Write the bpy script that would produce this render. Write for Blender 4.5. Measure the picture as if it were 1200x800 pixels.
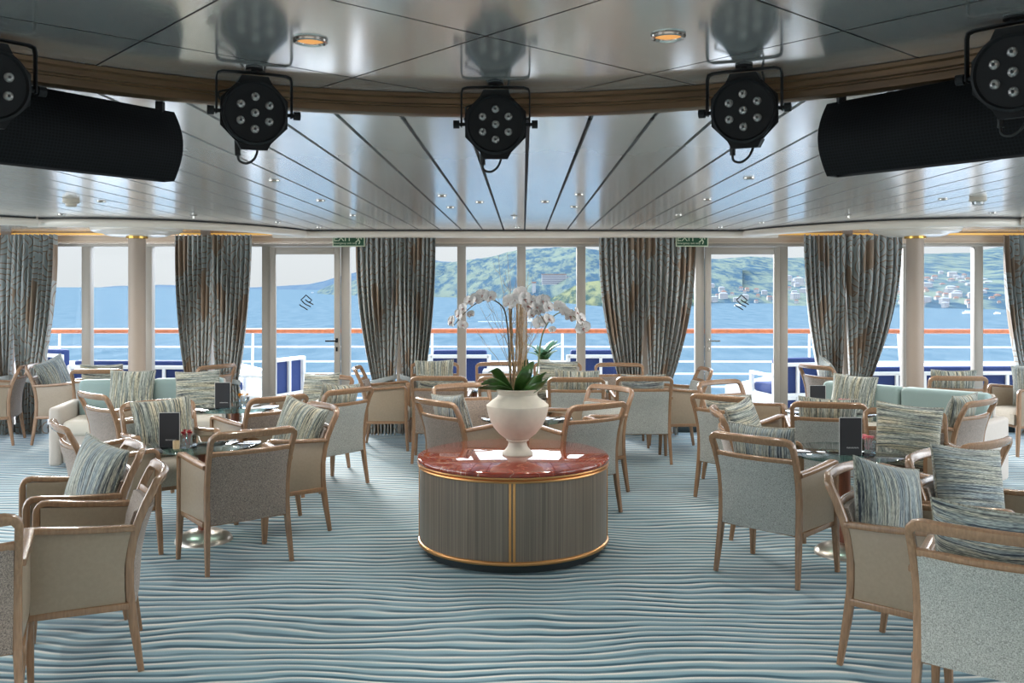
import bpy, bmesh, math, random
from mathutils import Vector, Matrix
random.seed(7)
PI = math.pi
S = bpy.context.scene
COL = S.collection
for o in list(bpy.data.objects): bpy.data.objects.remove(o)

# ------------------------------------------------------------------ camera, world, lights, exposure
EYE = 1.65
cam_d = bpy.data.cameras.new('camera'); cam = bpy.data.objects.new('camera', cam_d); COL.objects.link(cam)
cam.location = (0, 0, EYE); cam.rotation_euler = (PI/2, 0, 0)
cam_d.sensor_width = 36; cam_d.lens = 1090/1200*36
cam_d.shift_x = -13/1200; cam_d.shift_y = -64/1200
cam_d.clip_end = 60000; cam_d.clip_start = .05
S.camera = cam
S.view_settings.view_transform = 'Standard'; S.view_settings.look = 'None'
S.view_settings.gamma = 1; S.view_settings.use_curve_mapping = False
S.view_settings.exposure = 0.0

W = bpy.data.worlds.new('world'); S.world = W; W.use_nodes = True
wn = W.node_tree; wn.nodes.clear()
def wnode(t): return wn.nodes.new(t)
geo = wnode('ShaderNodeTexCoord'); sep = wnode('ShaderNodeSeparateXYZ'); rmp = wnode('ShaderNodeValToRGB')
bg = wnode('ShaderNodeBackground'); out = wnode('ShaderNodeOutputWorld')
wn.links.new(geo.outputs['Generated'], sep.inputs[0]); wn.links.new(sep.outputs['Z'], rmp.inputs[0])
wn.links.new(rmp.outputs[0], bg.inputs[0]); wn.links.new(bg.outputs[0], out.inputs[0])
e = rmp.color_ramp.elements
e[0].position = 0.0; e[0].color = (.40, .415, .425, 1)
e[1].position = 0.6; e[1].color = (1.0, 1.3, 1.8, 1)
x = e.new(.06); x.color = (.43, .45, .465, 1)
x = e.new(.16); x.color = (2.3, 2.42, 2.6, 1)
bg.inputs[1].default_value = 2.0

def lamp(name, kind, loc, energy, color=(1, 1, 1), size=1.0, size_y=None, target=None, **k):
    d = bpy.data.lights.new(name, kind); o = bpy.data.objects.new(name, d); COL.objects.link(o)
    d.energy = energy; d.color = color; o.location = loc
    if kind == 'AREA':
        d.size = size
        if size_y: d.shape = 'RECTANGLE'; d.size_y = size_y
    if target is not None:
        o.rotation_euler = (Vector(target)-Vector(loc)).to_track_quat('-Z', 'Y').to_euler()
    for a, b in k.items(): setattr(d, a, b)
    return o
# hazy low sun over the stern, shining in through the window wall
lamp('sun', 'SUN', (-17, 40, 20), 10.5, (1, .975, .95), target=(0, 0, 4.6), angle=math.radians(20))
# added fill lamps: a soft one behind the camera, one at each side
lamp('rear_fill_light', 'AREA', (0, -2.6, 2.1), 25, (1, .93, .84), 6.0, 2.0, target=(0, 6, .4))
lamp('side_fill_light', 'AREA', (-7.2, 4.5, 1.3), 150, (.93, .97, 1), 7.0, 1.8, target=(0, 5.0, .6))
lamp('side_fill_light', 'AREA', (7.2, 4.5, 1.3), 150, (.93, .97, 1), 7.0, 1.8, target=(0, 5.0, .6))

# ceiling downlight beams: visible fixtures, plus added ones out of view lighting the foreground
DOME_L = [(-.575+.937*i, 2.50-.937*j) for i in range(-1, 3) for j in range(0, 4) if (-.575+.937*i+.12)**2+(2.50-.937*j-1.33)**2 < 3.1]  # front pair is real; the others are added to brighten the carpet
SIDE_FILL = [(-4.6, 2.4), (-3.2, 2.4), (3.2, 2.4), (4.6, 2.4), (-3.2, 4.2), (3.2, 4.2), (-4.6, .8), (4.6, .8), (-2.6, .8), (2.6, .8)]  # unseen spots added as fill for the foreground sides
for X_, Z_ in DOME_L: lamp('downlight', 'SPOT', (X_, Z_, 2.29), 76, (1, .95, .87), spot_size=math.radians(112), spot_blend=.8, shadow_soft_size=.06)
for X_, Z_ in SIDE_FILL: lamp('downlight', 'SPOT', (X_, Z_, 2.25), 62, (1, .95, .87), spot_size=math.radians(112), spot_blend=.8, shadow_soft_size=.06)
DLP = [(518, 229), (562, 236.6), (528, 242.7), (638.6, 236), (678.5, 227.5), (672.7, 242), (413.5, 252), (606, 266), (795, 251.5), (321.6, 211), (375.7, 234.6), (119, 235.6), (325.7, 260), (877.6, 208), (828.7, 233.2), (1104.8, 233), (1163, 249), (72.5, 251), (374, 266), (892.5, 260.5), (844, 266)]
for x_, y_ in DLP:
    Z_ = 1090*.622/(336-y_); lamp('downlight', 'SPOT', ((x_-613)/1090*Z_, Z_, 2.255), 19 if 330 < x_ < 870 else 40, (1, .95, .88), spot_size=math.radians(158), spot_blend=.6, shadow_soft_size=.05)
# ------------------------------------------------------------------ materials
def new_mat(name):
    m = bpy.data.materials.new(name); m.use_nodes = True
    n = m.node_tree.nodes; b = n['Principled BSDF']
    return m, m.node_tree, b
def simple(name, col, rough=.5, metal=0, spec=None, coat=0, noise=0, nscale=40, bump=0, bscale=None, stretch=(1, 1, 1), sheen=0, coord='Object'):
    m, t, b = new_mat(name)
    b.inputs['Base Color'].default_value = (*col, 1); b.inputs['Roughness'].default_value = rough
    b.inputs['Metallic'].default_value = metal
    if spec is not None: b.inputs['Specular IOR Level'].default_value = spec
    if coat: b.inputs['Coat Weight'].default_value = coat; b.inputs['Coat Roughness'].default_value = .05
    if sheen: b.inputs['Sheen Weight'].default_value = sheen
    if noise or bump:
        tc = t.nodes.new('ShaderNodeTexCoord'); mp = t.nodes.new('ShaderNodeMapping'); mp.inputs['Scale'].default_value = stretch
        t.links.new(tc.outputs[coord], mp.inputs[0])
        nz = t.nodes.new('ShaderNodeTexNoise'); nz.inputs['Scale'].default_value = nscale; nz.inputs['Detail'].default_value = 3
        t.links.new(mp.outputs[0], nz.inputs[0])
        if noise:
            r = t.nodes.new('ShaderNodeValToRGB'); t.links.new(nz.outputs[0], r.inputs[0])
            r.color_ramp.elements[0].position = .3; r.color_ramp.elements[1].position = .7
            r.color_ramp.elements[0].color = (*[max(0, c*(1-noise)) for c in col], 1)
            r.color_ramp.elements[1].color = (*[min(1, c*(1+noise)) for c in col], 1)
            t.links.new(r.outputs[0], b.inputs['Base Color'])
        if bump:
            bp = t.nodes.new('ShaderNodeBump'); bp.inputs['Strength'].default_value = bump; bp.inputs['Distance'].default_value = .003
            t.links.new(nz.outputs[0], bp.inputs['Height']); t.links.new(bp.outputs[0], b.inputs['Normal'])
    return m
M = {}
M['oak'] = simple('oak', (.30, .175, .098), .27, noise=.16, nscale=9, stretch=(12, 12, 1.5), spec=.5, coat=.3)
M['leather'] = simple('leather', (.34, .27, .195), .42, noise=.05, nscale=60, bump=.15)
M['tweed'] = simple('tweed', (.27, .22, .185), .95, noise=.65, nscale=240, bump=.5, sheen=.2)
M['sage'] = simple('sage', (.37, .385, .36), .95, noise=.5, nscale=240, bump=.5, sheen=.2)
M['seat_cloth'] = simple('seat_cloth', (.40, .36, .30), .9, noise=.2, nscale=300)
M['sofa_teal'] = simple('sofa_teal', (.27, .37, .36), .85, noise=.12, nscale=200, sheen=.3)
M['sofa_beige'] = simple('sofa_beige', (.52, .47, .42), .8, noise=.06, nscale=150)
M['cream'] = simple('cream', (.62, .58, .50), .7)
M['wall_cream'] = simple('wall_cream', (.62, .53, .44), .55, noise=.04, nscale=3)
M['frame_paint'] = simple('frame_paint', (.42, .385, .34), .35)
M['column_paint'] = simple('column_paint', (.42, .34, .28), .45)
M['trim_white'] = simple('trim_white', (.80, .73, .64), .28, coat=.2)
M['gold'] = simple('gold', (.75, .47, .13), .22, metal=1)
M['brass'] = simple('brass', (.74, .38, .15), .28, metal=1)
M['bronze'] = simple('bronze', (.13, .075, .037), .34, metal=.55, noise=.3, nscale=4, stretch=(1, 1, 8), coat=.3)
M['steel'] = simple('steel', (.62, .60, .56), .18, metal=1)
M['lens_glass'] = simple('lens_glass', (.30, .28, .27), .22, metal=.6)
M['satin_steel'] = simple('satin_steel', (.58, .54, .48), .32, metal=1)
M['black'] = simple('black', (.006, .006, .007), .45)
M['black_metal'] = simple('black_metal', (.005, .005, .006), .55, spec=.25)
M['dark_gap'] = simple('dark_gap', (.01, .01, .012), .6)
M['card_black'] = simple('card_black', (.022, .023, .028), .5)
M['paper'] = simple('paper', (.75, .75, .74), .7)
M['redwood'] = simple('redwood', (.23, .06, .025), .3, noise=.3, nscale=6, stretch=(8, 8, 1), coat=.5)
M['sill_dark'] = simple('sill_dark', (.02, .035, .04), .5)
M['white_paint'] = simple('white_paint', (.82, .82, .80), .5)
M['deck_white'] = simple('deck_white', (.78, .77, .74), .7)
M['navy'] = simple('navy', (.014, .035, .14), .8, noise=.15, nscale=100)
M['teak'] = simple('teak', (.50, .13, .035), .4, noise=.2, nscale=20, coat=.3)
M['urn'] = simple('urn', (.66, .60, .50), .42, noise=.03, nscale=30)
M['leaf'] = simple('leaf', (.035, .10, .018), .28, noise=.5, nscale=14, coat=.3)
M['leaf_light'] = simple('leaf_light', (.03, .11, .02), .35, noise=.3, nscale=10)
M['stem'] = simple('stem', (.10, .075, .03), .6, noise=.5, nscale=60)
M['stem_green'] = simple('stem_green', (.22, .24, .10), .5, noise=.3, nscale=60)
M['twig'] = simple('twig', (.46, .31, .17), .6, noise=.3, nscale=80)
M['petal'] = simple('petal', (.80, .76, .74), .55, noise=.1, nscale=25)
M['petal'].node_tree.nodes['Principled BSDF'].inputs['Subsurface Weight'].default_value = .0
M['lip'] = simple('lip', (.45, .25, .22), .5, noise=.5, nscale=90)
M['lip_yellow'] = simple('lip_yellow', (.75, .50, .10), .5)
M['moss'] = simple('moss', (.10, .08, .03), .9, noise=.5, nscale=60)
M['red_petal'] = simple('red_petal', (.42, .015, .03), .6)
M['yellow_petal'] = simple('yellow_petal', (.85, .42, .02), .6)
M['pink_petal'] = simple('pink_petal', (.80, .25, .30), .6)
M['amber_dark'] = simple('amber_dark', (.22, .11, .05), .4)
M['amber'] = simple('amber', (.70, .52, .30), .4)
M['exit_green'] = simple('exit_green', (.012, .08, .035), .5)
M['exit_pale'] = simple('exit_pale', (.62, .68, .50), .5)
M['detector'] = simple('detector', (.60, .54, .45), .5)
M['rubber'] = simple('rubber', (.01, .01, .01), .6)

def emis(name, col, s, base=(.8, .8, .8)):
    m, t, b = new_mat(name); b.inputs['Base Color'].default_value = (*base, 1)
    b.inputs['Emission Color'].default_value = (*col, 1); b.inputs['Emission Strength'].default_value = s
    return m
M['bulb'] = emis('bulb', (1, .42, .10), .7, (.5, .25, .1))
M['cove_glow'] = emis('cove_glow', (1, .55, .12), .5, (.8, .5, .15))

def glass_thin(name, tint, refl=1.0, r=.0, base=.0):
    m = bpy.data.materials.new(name); m.use_nodes = True; t = m.node_tree; t.nodes.clear()
    o = t.nodes.new('ShaderNodeOutputMaterial'); mx = t.nodes.new('ShaderNodeMixShader'); tr = t.nodes.new('ShaderNodeBsdfTransparent')
    gl = t.nodes.new('ShaderNodeBsdfGlossy'); fr = t.nodes.new('ShaderNodeFresnel'); fr.inputs[0].default_value = 1.45
    mu = t.nodes.new('ShaderNodeMath'); mu.operation = 'MULTIPLY_ADD'; mu.inputs[1].default_value = refl; mu.inputs[2].default_value = base
    t.links.new(fr.outputs[0], mu.inputs[0]); t.links.new(mu.outputs[0], mx.inputs[0])
    tr.inputs[0].default_value = (*tint, 1); gl.inputs['Roughness'].default_value = r
    t.links.new(tr.outputs[0], mx.inputs[1]); t.links.new(gl.outputs[0], mx.inputs[2]); t.links.new(mx.outputs[0], o.inputs[0])
    return m
M['pane'] = glass_thin('pane', (.97, .98, .98), .12)
M['glass_top'] = glass_thin('glass_top', (.62, .80, .78), 1.3, base=.06)
M['glass_clear'] = glass_thin('glass_clear', (.86, .92, .95), 1.0, base=.12, r=.05)

def ceiling_mat(name, col, rough, stretch, metal=.75):
    m, t, b = new_mat(name)
    tc = t.nodes.new('ShaderNodeTexCoord'); mp = t.nodes.new('ShaderNodeMapping'); mp.inputs['Scale'].default_value = stretch
    nz = t.nodes.new('ShaderNodeTexNoise'); nz.inputs['Scale'].default_value = 1.0; nz.inputs['Detail'].default_value = 4
    t.links.new(tc.outputs['Object'], mp.inputs[0]); t.links.new(mp.outputs[0], nz.inputs[0])
    r = t.nodes.new('ShaderNodeValToRGB'); t.links.new(nz.outputs[0], r.inputs[0])
    r.color_ramp.elements[0].position = .3; r.color_ramp.elements[1].position = .75
    r.color_ramp.elements[0].color = (*[c*.86 for c in col], 1); r.color_ramp.elements[1].color = (*col, 1)
    t.links.new(r.outputs[0], b.inputs['Base Color'])
    b.inputs['Metallic'].default_value = metal; b.inputs['Roughness'].default_value = rough
    bp = t.nodes.new('ShaderNodeBump'); bp.inputs['Strength'].default_value = .04; bp.inputs['Distance'].default_value = .01
    t.links.new(nz.outputs[0], bp.inputs['Height']); t.links.new(bp.outputs[0], b.inputs['Normal'])
    return m
M['plank'] = ceiling_mat('plank', (.96, .94, .92), .18, (3, .8, 1), .55)
M['ceil_panel'] = ceiling_mat('ceil_panel', (.87, .85, .83), .14, (1.2, .5, 1), .78)

def carpet():
    m, t, b = new_mat('carpet'); N = t.nodes.new; L = t.links.new
    b.inputs['Roughness'].default_value = .9; b.inputs['Sheen Weight'].default_value = .25; b.inputs['Sheen Roughness'].default_value = .4
    b.inputs['Specular IOR Level'].default_value = .25
    tc = N('ShaderNodeTexCoord'); sp = N('ShaderNodeSeparateXYZ'); L(tc.outputs['Object'], sp.inputs[0])
    def noise(scale, st, det=2):
        mp = N('ShaderNodeMapping'); mp.inputs['Scale'].default_value = st; L(tc.outputs['Object'], mp.inputs[0])
        n = N('ShaderNodeTexNoise'); n.inputs['Scale'].default_value = scale; n.inputs['Detail'].default_value = det; L(mp.outputs[0], n.inputs[0]); return n
    def math_(op, a, bb=None, c=None):
        q = N('ShaderNodeMath'); q.operation = op
        for i, v in enumerate((a, bb, c)):
            if v is None: continue
            if isinstance(v, (int, float)): q.inputs[i].default_value = v
            else: L(v, q.inputs[i])
        return q.outputs[0]
    n1 = noise(1.0, (.8, .9, 1), 1); n2 = noise(1.0, (2.6, 3.5, 1), 1); n3 = noise(1.0, (2.0, 9.0, 1), 2); n4 = noise(420, (1, 1, 1), 2)
    y = math_('MULTIPLY_ADD', n1.outputs[0], .42, sp.outputs['Y'])
    y = math_('MULTIPLY_ADD', n2.outputs[0], .06, y)
    ph = math_('FRACT', math_('DIVIDE', y, .074))
    r = N('ShaderNodeValToRGB'); L(ph, r.inputs[0]); ee = r.color_ramp.elements
    ee[0].position = 0; ee[0].color = (.003, .055, .085, 1); ee[1].position = 1; ee[1].color = (.003, .055, .085, 1)
    for p, c in ((.23, (.003, .055, .09)), (.34, (.14, .26, .31)), (.60, (.22, .35, .40)), (.74, (.55, .58, .54)), (.88, (.70, .67, .61)), (.94, (.20, .28, .30))):
        q = ee.new(p); q.color = (*c, 1)
    mx = N('ShaderNodeMix'); mx.data_type = 'RGBA'; L(r.outputs[0], mx.inputs[6]); mx.inputs[7].default_value = (.22, .34, .39, 1)
    fac = N('ShaderNodeMapRange'); L(n3.outputs[0], fac.inputs[0]); fac.inputs[1].default_value = .42; fac.inputs[2].default_value = .68; fac.inputs[3].default_value = .0; fac.inputs[4].default_value = .6
    L(fac.outputs[0], mx.inputs[0])
    m2 = N('ShaderNodeMix'); m2.data_type = 'RGBA'; m2.blend_type = 'MULTIPLY'; m2.inputs[0].default_value = 1
    r4 = N('ShaderNodeValToRGB'); L(n4.outputs[0], r4.inputs[0]); r4.color_ramp.elements[0].position = .3; r4.color_ramp.elements[0].color = (.62, .62, .62, 1)
    r4.color_ramp.elements[1].position = .7; r4.color_ramp.elements[1].color = (1.35, 1.35, 1.35, 1)
    L(mx.outputs[2], m2.inputs[6]); L(r4.outputs[0], m2.inputs[7]); L(m2.outputs[2], b.inputs['Base Color'])
    bp = N('ShaderNodeBump'); bp.inputs['Strength'].default_value = .5; bp.inputs['Distance'].default_value = .006
    L(ph, bp.inputs['Height']); L(bp.outputs[0], b.inputs['Normal'])
    return m
M['carpet'] = carpet()

def stripes(name, base, dark, pale, seed):
    m, t, b = new_mat(name); N = t.nodes.new; L = t.links.new
    b.inputs['Roughness'].default_value = .9; b.inputs['Sheen Weight'].default_value = .3
    tc = N('ShaderNodeTexCoord')
    def nz(st, det, off):
        mp = N('ShaderNodeMapping'); mp.inputs['Scale'].default_value = st; mp.inputs['Location'].default_value = (off, off*.7, 0)
        L(tc.outputs['UV'], mp.inputs[0]); n = N('ShaderNodeTexNoise'); n.inputs['Scale'].default_value = 1; n.inputs['Detail'].default_value = det
        n.inputs['Roughness'].default_value = .6; L(mp.outputs[0], n.inputs[0]); return n
    n1 = nz((64, 1.3, 1), 3, seed); n2 = nz((170, 16, 1), 1, seed+3); n3 = nz((16, .6, 1), 1, seed+9)
    r = N('ShaderNodeValToRGB'); L(n1.outputs[0], r.inputs[0]); ee = r.color_ramp.elements
    ee[0].position = .30; ee[0].color = (*dark, 1); ee[1].position = .70; ee[1].color = (*pale, 1)
    for p, c in ((.42, dark), (.45, base), (.53, base), (.565, pale)):
        q = ee.new(p); q.color = (*c, 1)
    r2 = N('ShaderNodeValToRGB'); L(n2.outputs[0], r2.inputs[0]); r2.color_ramp.elements[0].position = .35; r2.color_ramp.elements[0].color = (.5, .5, .52, 1)
    r2.color_ramp.elements[1].position = .62; r2.color_ramp.elements[1].color = (1.3, 1.28, 1.2, 1)
    mm = N('ShaderNodeMix'); mm.data_type = 'RGBA'; mm.blend_type = 'MULTIPLY'; mm.inputs[0].default_value = 1
    L(r.outputs[0], mm.inputs[6]); L(r2.outputs[0], mm.inputs[7])
    r3 = N('ShaderNodeValToRGB'); L(n3.outputs[0], r3.inputs[0]); r3.color_ramp.elements[0].position = .4; r3.color_ramp.elements[0].color = (.88, .96, 1.04, 1)
    r3.color_ramp.elements[1].position = .6; r3.color_ramp.elements[1].color = (1.12, 1.05, .93, 1)
    m3 = N('ShaderNodeMix'); m3.data_type = 'RGBA'; m3.blend_type = 'MULTIPLY'; m3.inputs[0].default_value = 1
    L(mm.outputs[2], m3.inputs[6]); L(r3.outputs[0], m3.inputs[7])
    L(m3.outputs[2], b.inputs['Base Color'])
    return m
M['stripe_a'] = stripes('stripe_a', (.27, .29, .25), (.05, .06, .075), (.56, .54, .46), 1.3)
M['stripe_b'] = stripes('stripe_b', (.26, .30, .31), (.05, .065, .09), (.47, .50, .48), 7.7)
M['piping'] = simple('piping', (.34, .34, .29), .8, noise=.6, nscale=120)

def curtain_mat():
    m, t, b = new_mat('curtain_jacquard'); N = t.nodes.new; L = t.links.new
    b.inputs['Roughness'].default_value = .55; b.inputs['Sheen Weight'].default_value = .3
    tc = N('ShaderNodeTexCoord'); mp = N('ShaderNodeMapping'); mp.inputs['Scale'].default_value = (5.2, 3.0, 1); L(tc.outputs['UV'], mp.inputs[0])
    vo = N('ShaderNodeTexVoronoi'); vo.inputs['Scale'].default_value = 1; vo.voronoi_dimensions = '2D'; L(mp.outputs[0], vo.inputs['Vector'])
    mu = N('ShaderNodeMath'); mu.operation = 'MULTIPLY'; mu.inputs[1].default_value = 5.5; L(vo.outputs['Distance'], mu.inputs[0])
    fr = N('ShaderNodeMath'); fr.operation = 'FRACT'; L(mu.outputs[0], fr.inputs[0])
    r = N('ShaderNodeValToRGB'); L(fr.outputs[0], r.inputs[0]); r.color_ramp.interpolation = 'LINEAR'; ee = r.color_ramp.elements
    ee[0].position = 0; ee[0].color = (.28, .18, .11, 1); ee[1].position = .24; ee[1].color = (.33, .37, .37, 1)
    q = ee.new(.15); q.color = (.25, .15, .09, 1)
    q = ee.new(1); q.color = (.44, .47, .46, 1)
    sc = N('ShaderNodeSeparateColor'); L(vo.outputs['Color'], sc.inputs[0])
    gt = N('ShaderNodeMath'); gt.operation = 'GREATER_THAN'; gt.inputs[1].default_value = .87; L(sc.outputs[0], gt.inputs[0])
    mx = N('ShaderNodeMix'); mx.data_type = 'RGBA'; L(gt.outputs[0], mx.inputs[0]); L(r.outputs[0], mx.inputs[6]); mx.inputs[7].default_value = (.30, .22, .155, 1)
    L(mx.outputs[2], b.inputs['Base Color'])
    return m
M['curtain'] = curtain_mat()

def marble():
    m, t, b = new_mat('red_marble'); N = t.nodes.new; L = t.links.new
    b.inputs['Roughness'].default_value = .06; b.inputs['Coat Weight'].default_value = 1; b.inputs['Coat Roughness'].default_value = .01
    tc = N('ShaderNodeTexCoord'); n = N('ShaderNodeTexNoise'); n.inputs['Scale'].default_value = 3.2; n.inputs['Detail'].default_value = 6; n.inputs['Distortion'].default_value = 1.8
    L(tc.outputs['Object'], n.inputs[0])
    r = N('ShaderNodeValToRGB'); L(n.outputs[0], r.inputs[0]); ee = r.color_ramp.elements
    ee[0].position = .25; ee[0].color = (.10, .010, .005, 1); ee[1].position = .8; ee[1].color = (.22, .022, .009, 1)
    for p, c in ((.455, (.34, .035, .010)), (.492, (.30, .03, .009)), (.50, (.72, .48, .32)), (.508, (.33, .035, .010))):
        q = ee.new(p); q.color = (*c, 1)
    L(r.outputs[0], b.inputs['Base Color']); return m
M['marble'] = marble()
def drum_mat():
    m, t, b = new_mat('grey_veneer'); N = t.nodes.new; L = t.links.new
    b.inputs['Roughness'].default_value = .38; b.inputs['Coat Weight'].default_value = .15
    tc = N('ShaderNodeTexCoord'); mp = N('ShaderNodeMapping'); mp.inputs['Scale'].default_value = (130, 130, .8); L(tc.outputs['Object'], mp.inputs[0])
    n = N('ShaderNodeTexNoise'); n.inputs['Scale'].default_value = 1; n.inputs['Detail'].default_value = 4; L(mp.outputs[0], n.inputs[0])
    r = N('ShaderNodeValToRGB'); L(n.outputs[0], r.inputs[0]); ee = r.color_ramp.elements
    ee[0].position = .3; ee[0].color = (.15, .12, .095, 1); ee[1].position = .7; ee[1].color = (.31, .25, .195, 1)
    L(r.outputs[0], b.inputs['Base Color']); return m
M['veneer'] = drum_mat()
def mesh_grille():
    m, t, b = new_mat('perforated_black'); N = t.nodes.new; L = t.links.new
    tc = N('ShaderNodeTexCoord'); vo = N('ShaderNodeTexVoronoi'); vo.inputs['Scale'].default_value = 95; vo.inputs['Randomness'].default_value = 0; L(tc.outputs['UV'], vo.inputs['Vector'])
    r = N('ShaderNodeValToRGB'); L(vo.outputs['Distance'], r.inputs[0]); ee = r.color_ramp.elements
    ee[0].position = .30; ee[0].color = (.001, .001, .001, 1); ee[1].position = .42; ee[1].color = (.005, .0055, .007, 1)
    L(r.outputs[0], b.inputs['Base Color']); b.inputs['Roughness'].default_value = .7; b.inputs['Specular IOR Level'].default_value = .15; return m
M['grille'] = mesh_grille()
def sea_mat():
    m, t, b = new_mat('sea_water'); N = t.nodes.new; L = t.links.new
    df = N('ShaderNodeBsdfDiffuse'); L(df.outputs[0], t.nodes['Material Output'].inputs[0])
    tc = N('ShaderNodeTexCoord')
    mp = N('ShaderNodeMapping'); mp.inputs['Scale'].default_value = (.12, .03, 1); L(tc.outputs['Object'], mp.inputs[0])
    n = N('ShaderNodeTexNoise'); n.inputs['Scale'].default_value = 1; n.inputs['Detail'].default_value = 6; n.inputs['Roughness'].default_value = .65; L(mp.outputs[0], n.inputs[0])
    r = N('ShaderNodeValToRGB'); L(n.outputs[0], r.inputs[0]); ee = r.color_ramp.elements
    ee[0].position = .38; ee[0].color = (.085, .135, .165, 1); ee[1].position = .64; ee[1].color = (.125, .175, .20, 1)
    L(r.outputs[0], df.inputs[0])
    bp = N('ShaderNodeBump'); bp.inputs['Strength'].default_value = .5; bp.inputs['Distance'].default_value = 1.0
    L(n.outputs[0], bp.inputs['Height']); L(bp.outputs[0], df.inputs['Normal']); return m
M['sea'] = sea_mat()
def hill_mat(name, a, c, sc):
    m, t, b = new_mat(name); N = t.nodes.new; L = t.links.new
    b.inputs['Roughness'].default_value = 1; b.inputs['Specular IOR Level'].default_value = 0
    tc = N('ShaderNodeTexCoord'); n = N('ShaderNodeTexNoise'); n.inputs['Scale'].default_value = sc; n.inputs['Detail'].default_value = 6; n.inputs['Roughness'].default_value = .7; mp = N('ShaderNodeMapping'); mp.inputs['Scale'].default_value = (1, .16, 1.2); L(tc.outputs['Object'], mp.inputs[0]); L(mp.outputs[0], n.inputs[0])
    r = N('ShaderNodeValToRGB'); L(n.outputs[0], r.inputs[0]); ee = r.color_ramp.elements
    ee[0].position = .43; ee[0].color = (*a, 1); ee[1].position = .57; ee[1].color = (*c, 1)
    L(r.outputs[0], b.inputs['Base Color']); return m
M['hill_far_hazed'] = hill_mat('hill_far_hazed', (.075, .115, .16), (.10, .14, .17), .02)  # distance haze is put into this pale blue hill colour
M['hill'] = hill_mat('hill', (.055, .095, .125), (.16, .19, .15), .05)  # bluish tone also carries some haze in the colour
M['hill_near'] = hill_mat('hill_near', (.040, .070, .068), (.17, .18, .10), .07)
M['house'] = simple('house', (.34, .335, .33), .8)
M['house_tan'] = simple('house_tan', (.33, .28, .24), .8)
M['roof_red'] = simple('roof_red', (.26, .13, .09), .8)
M['window_blue'] = simple('window_blue', (.10, .12, .17), .4)

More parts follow.
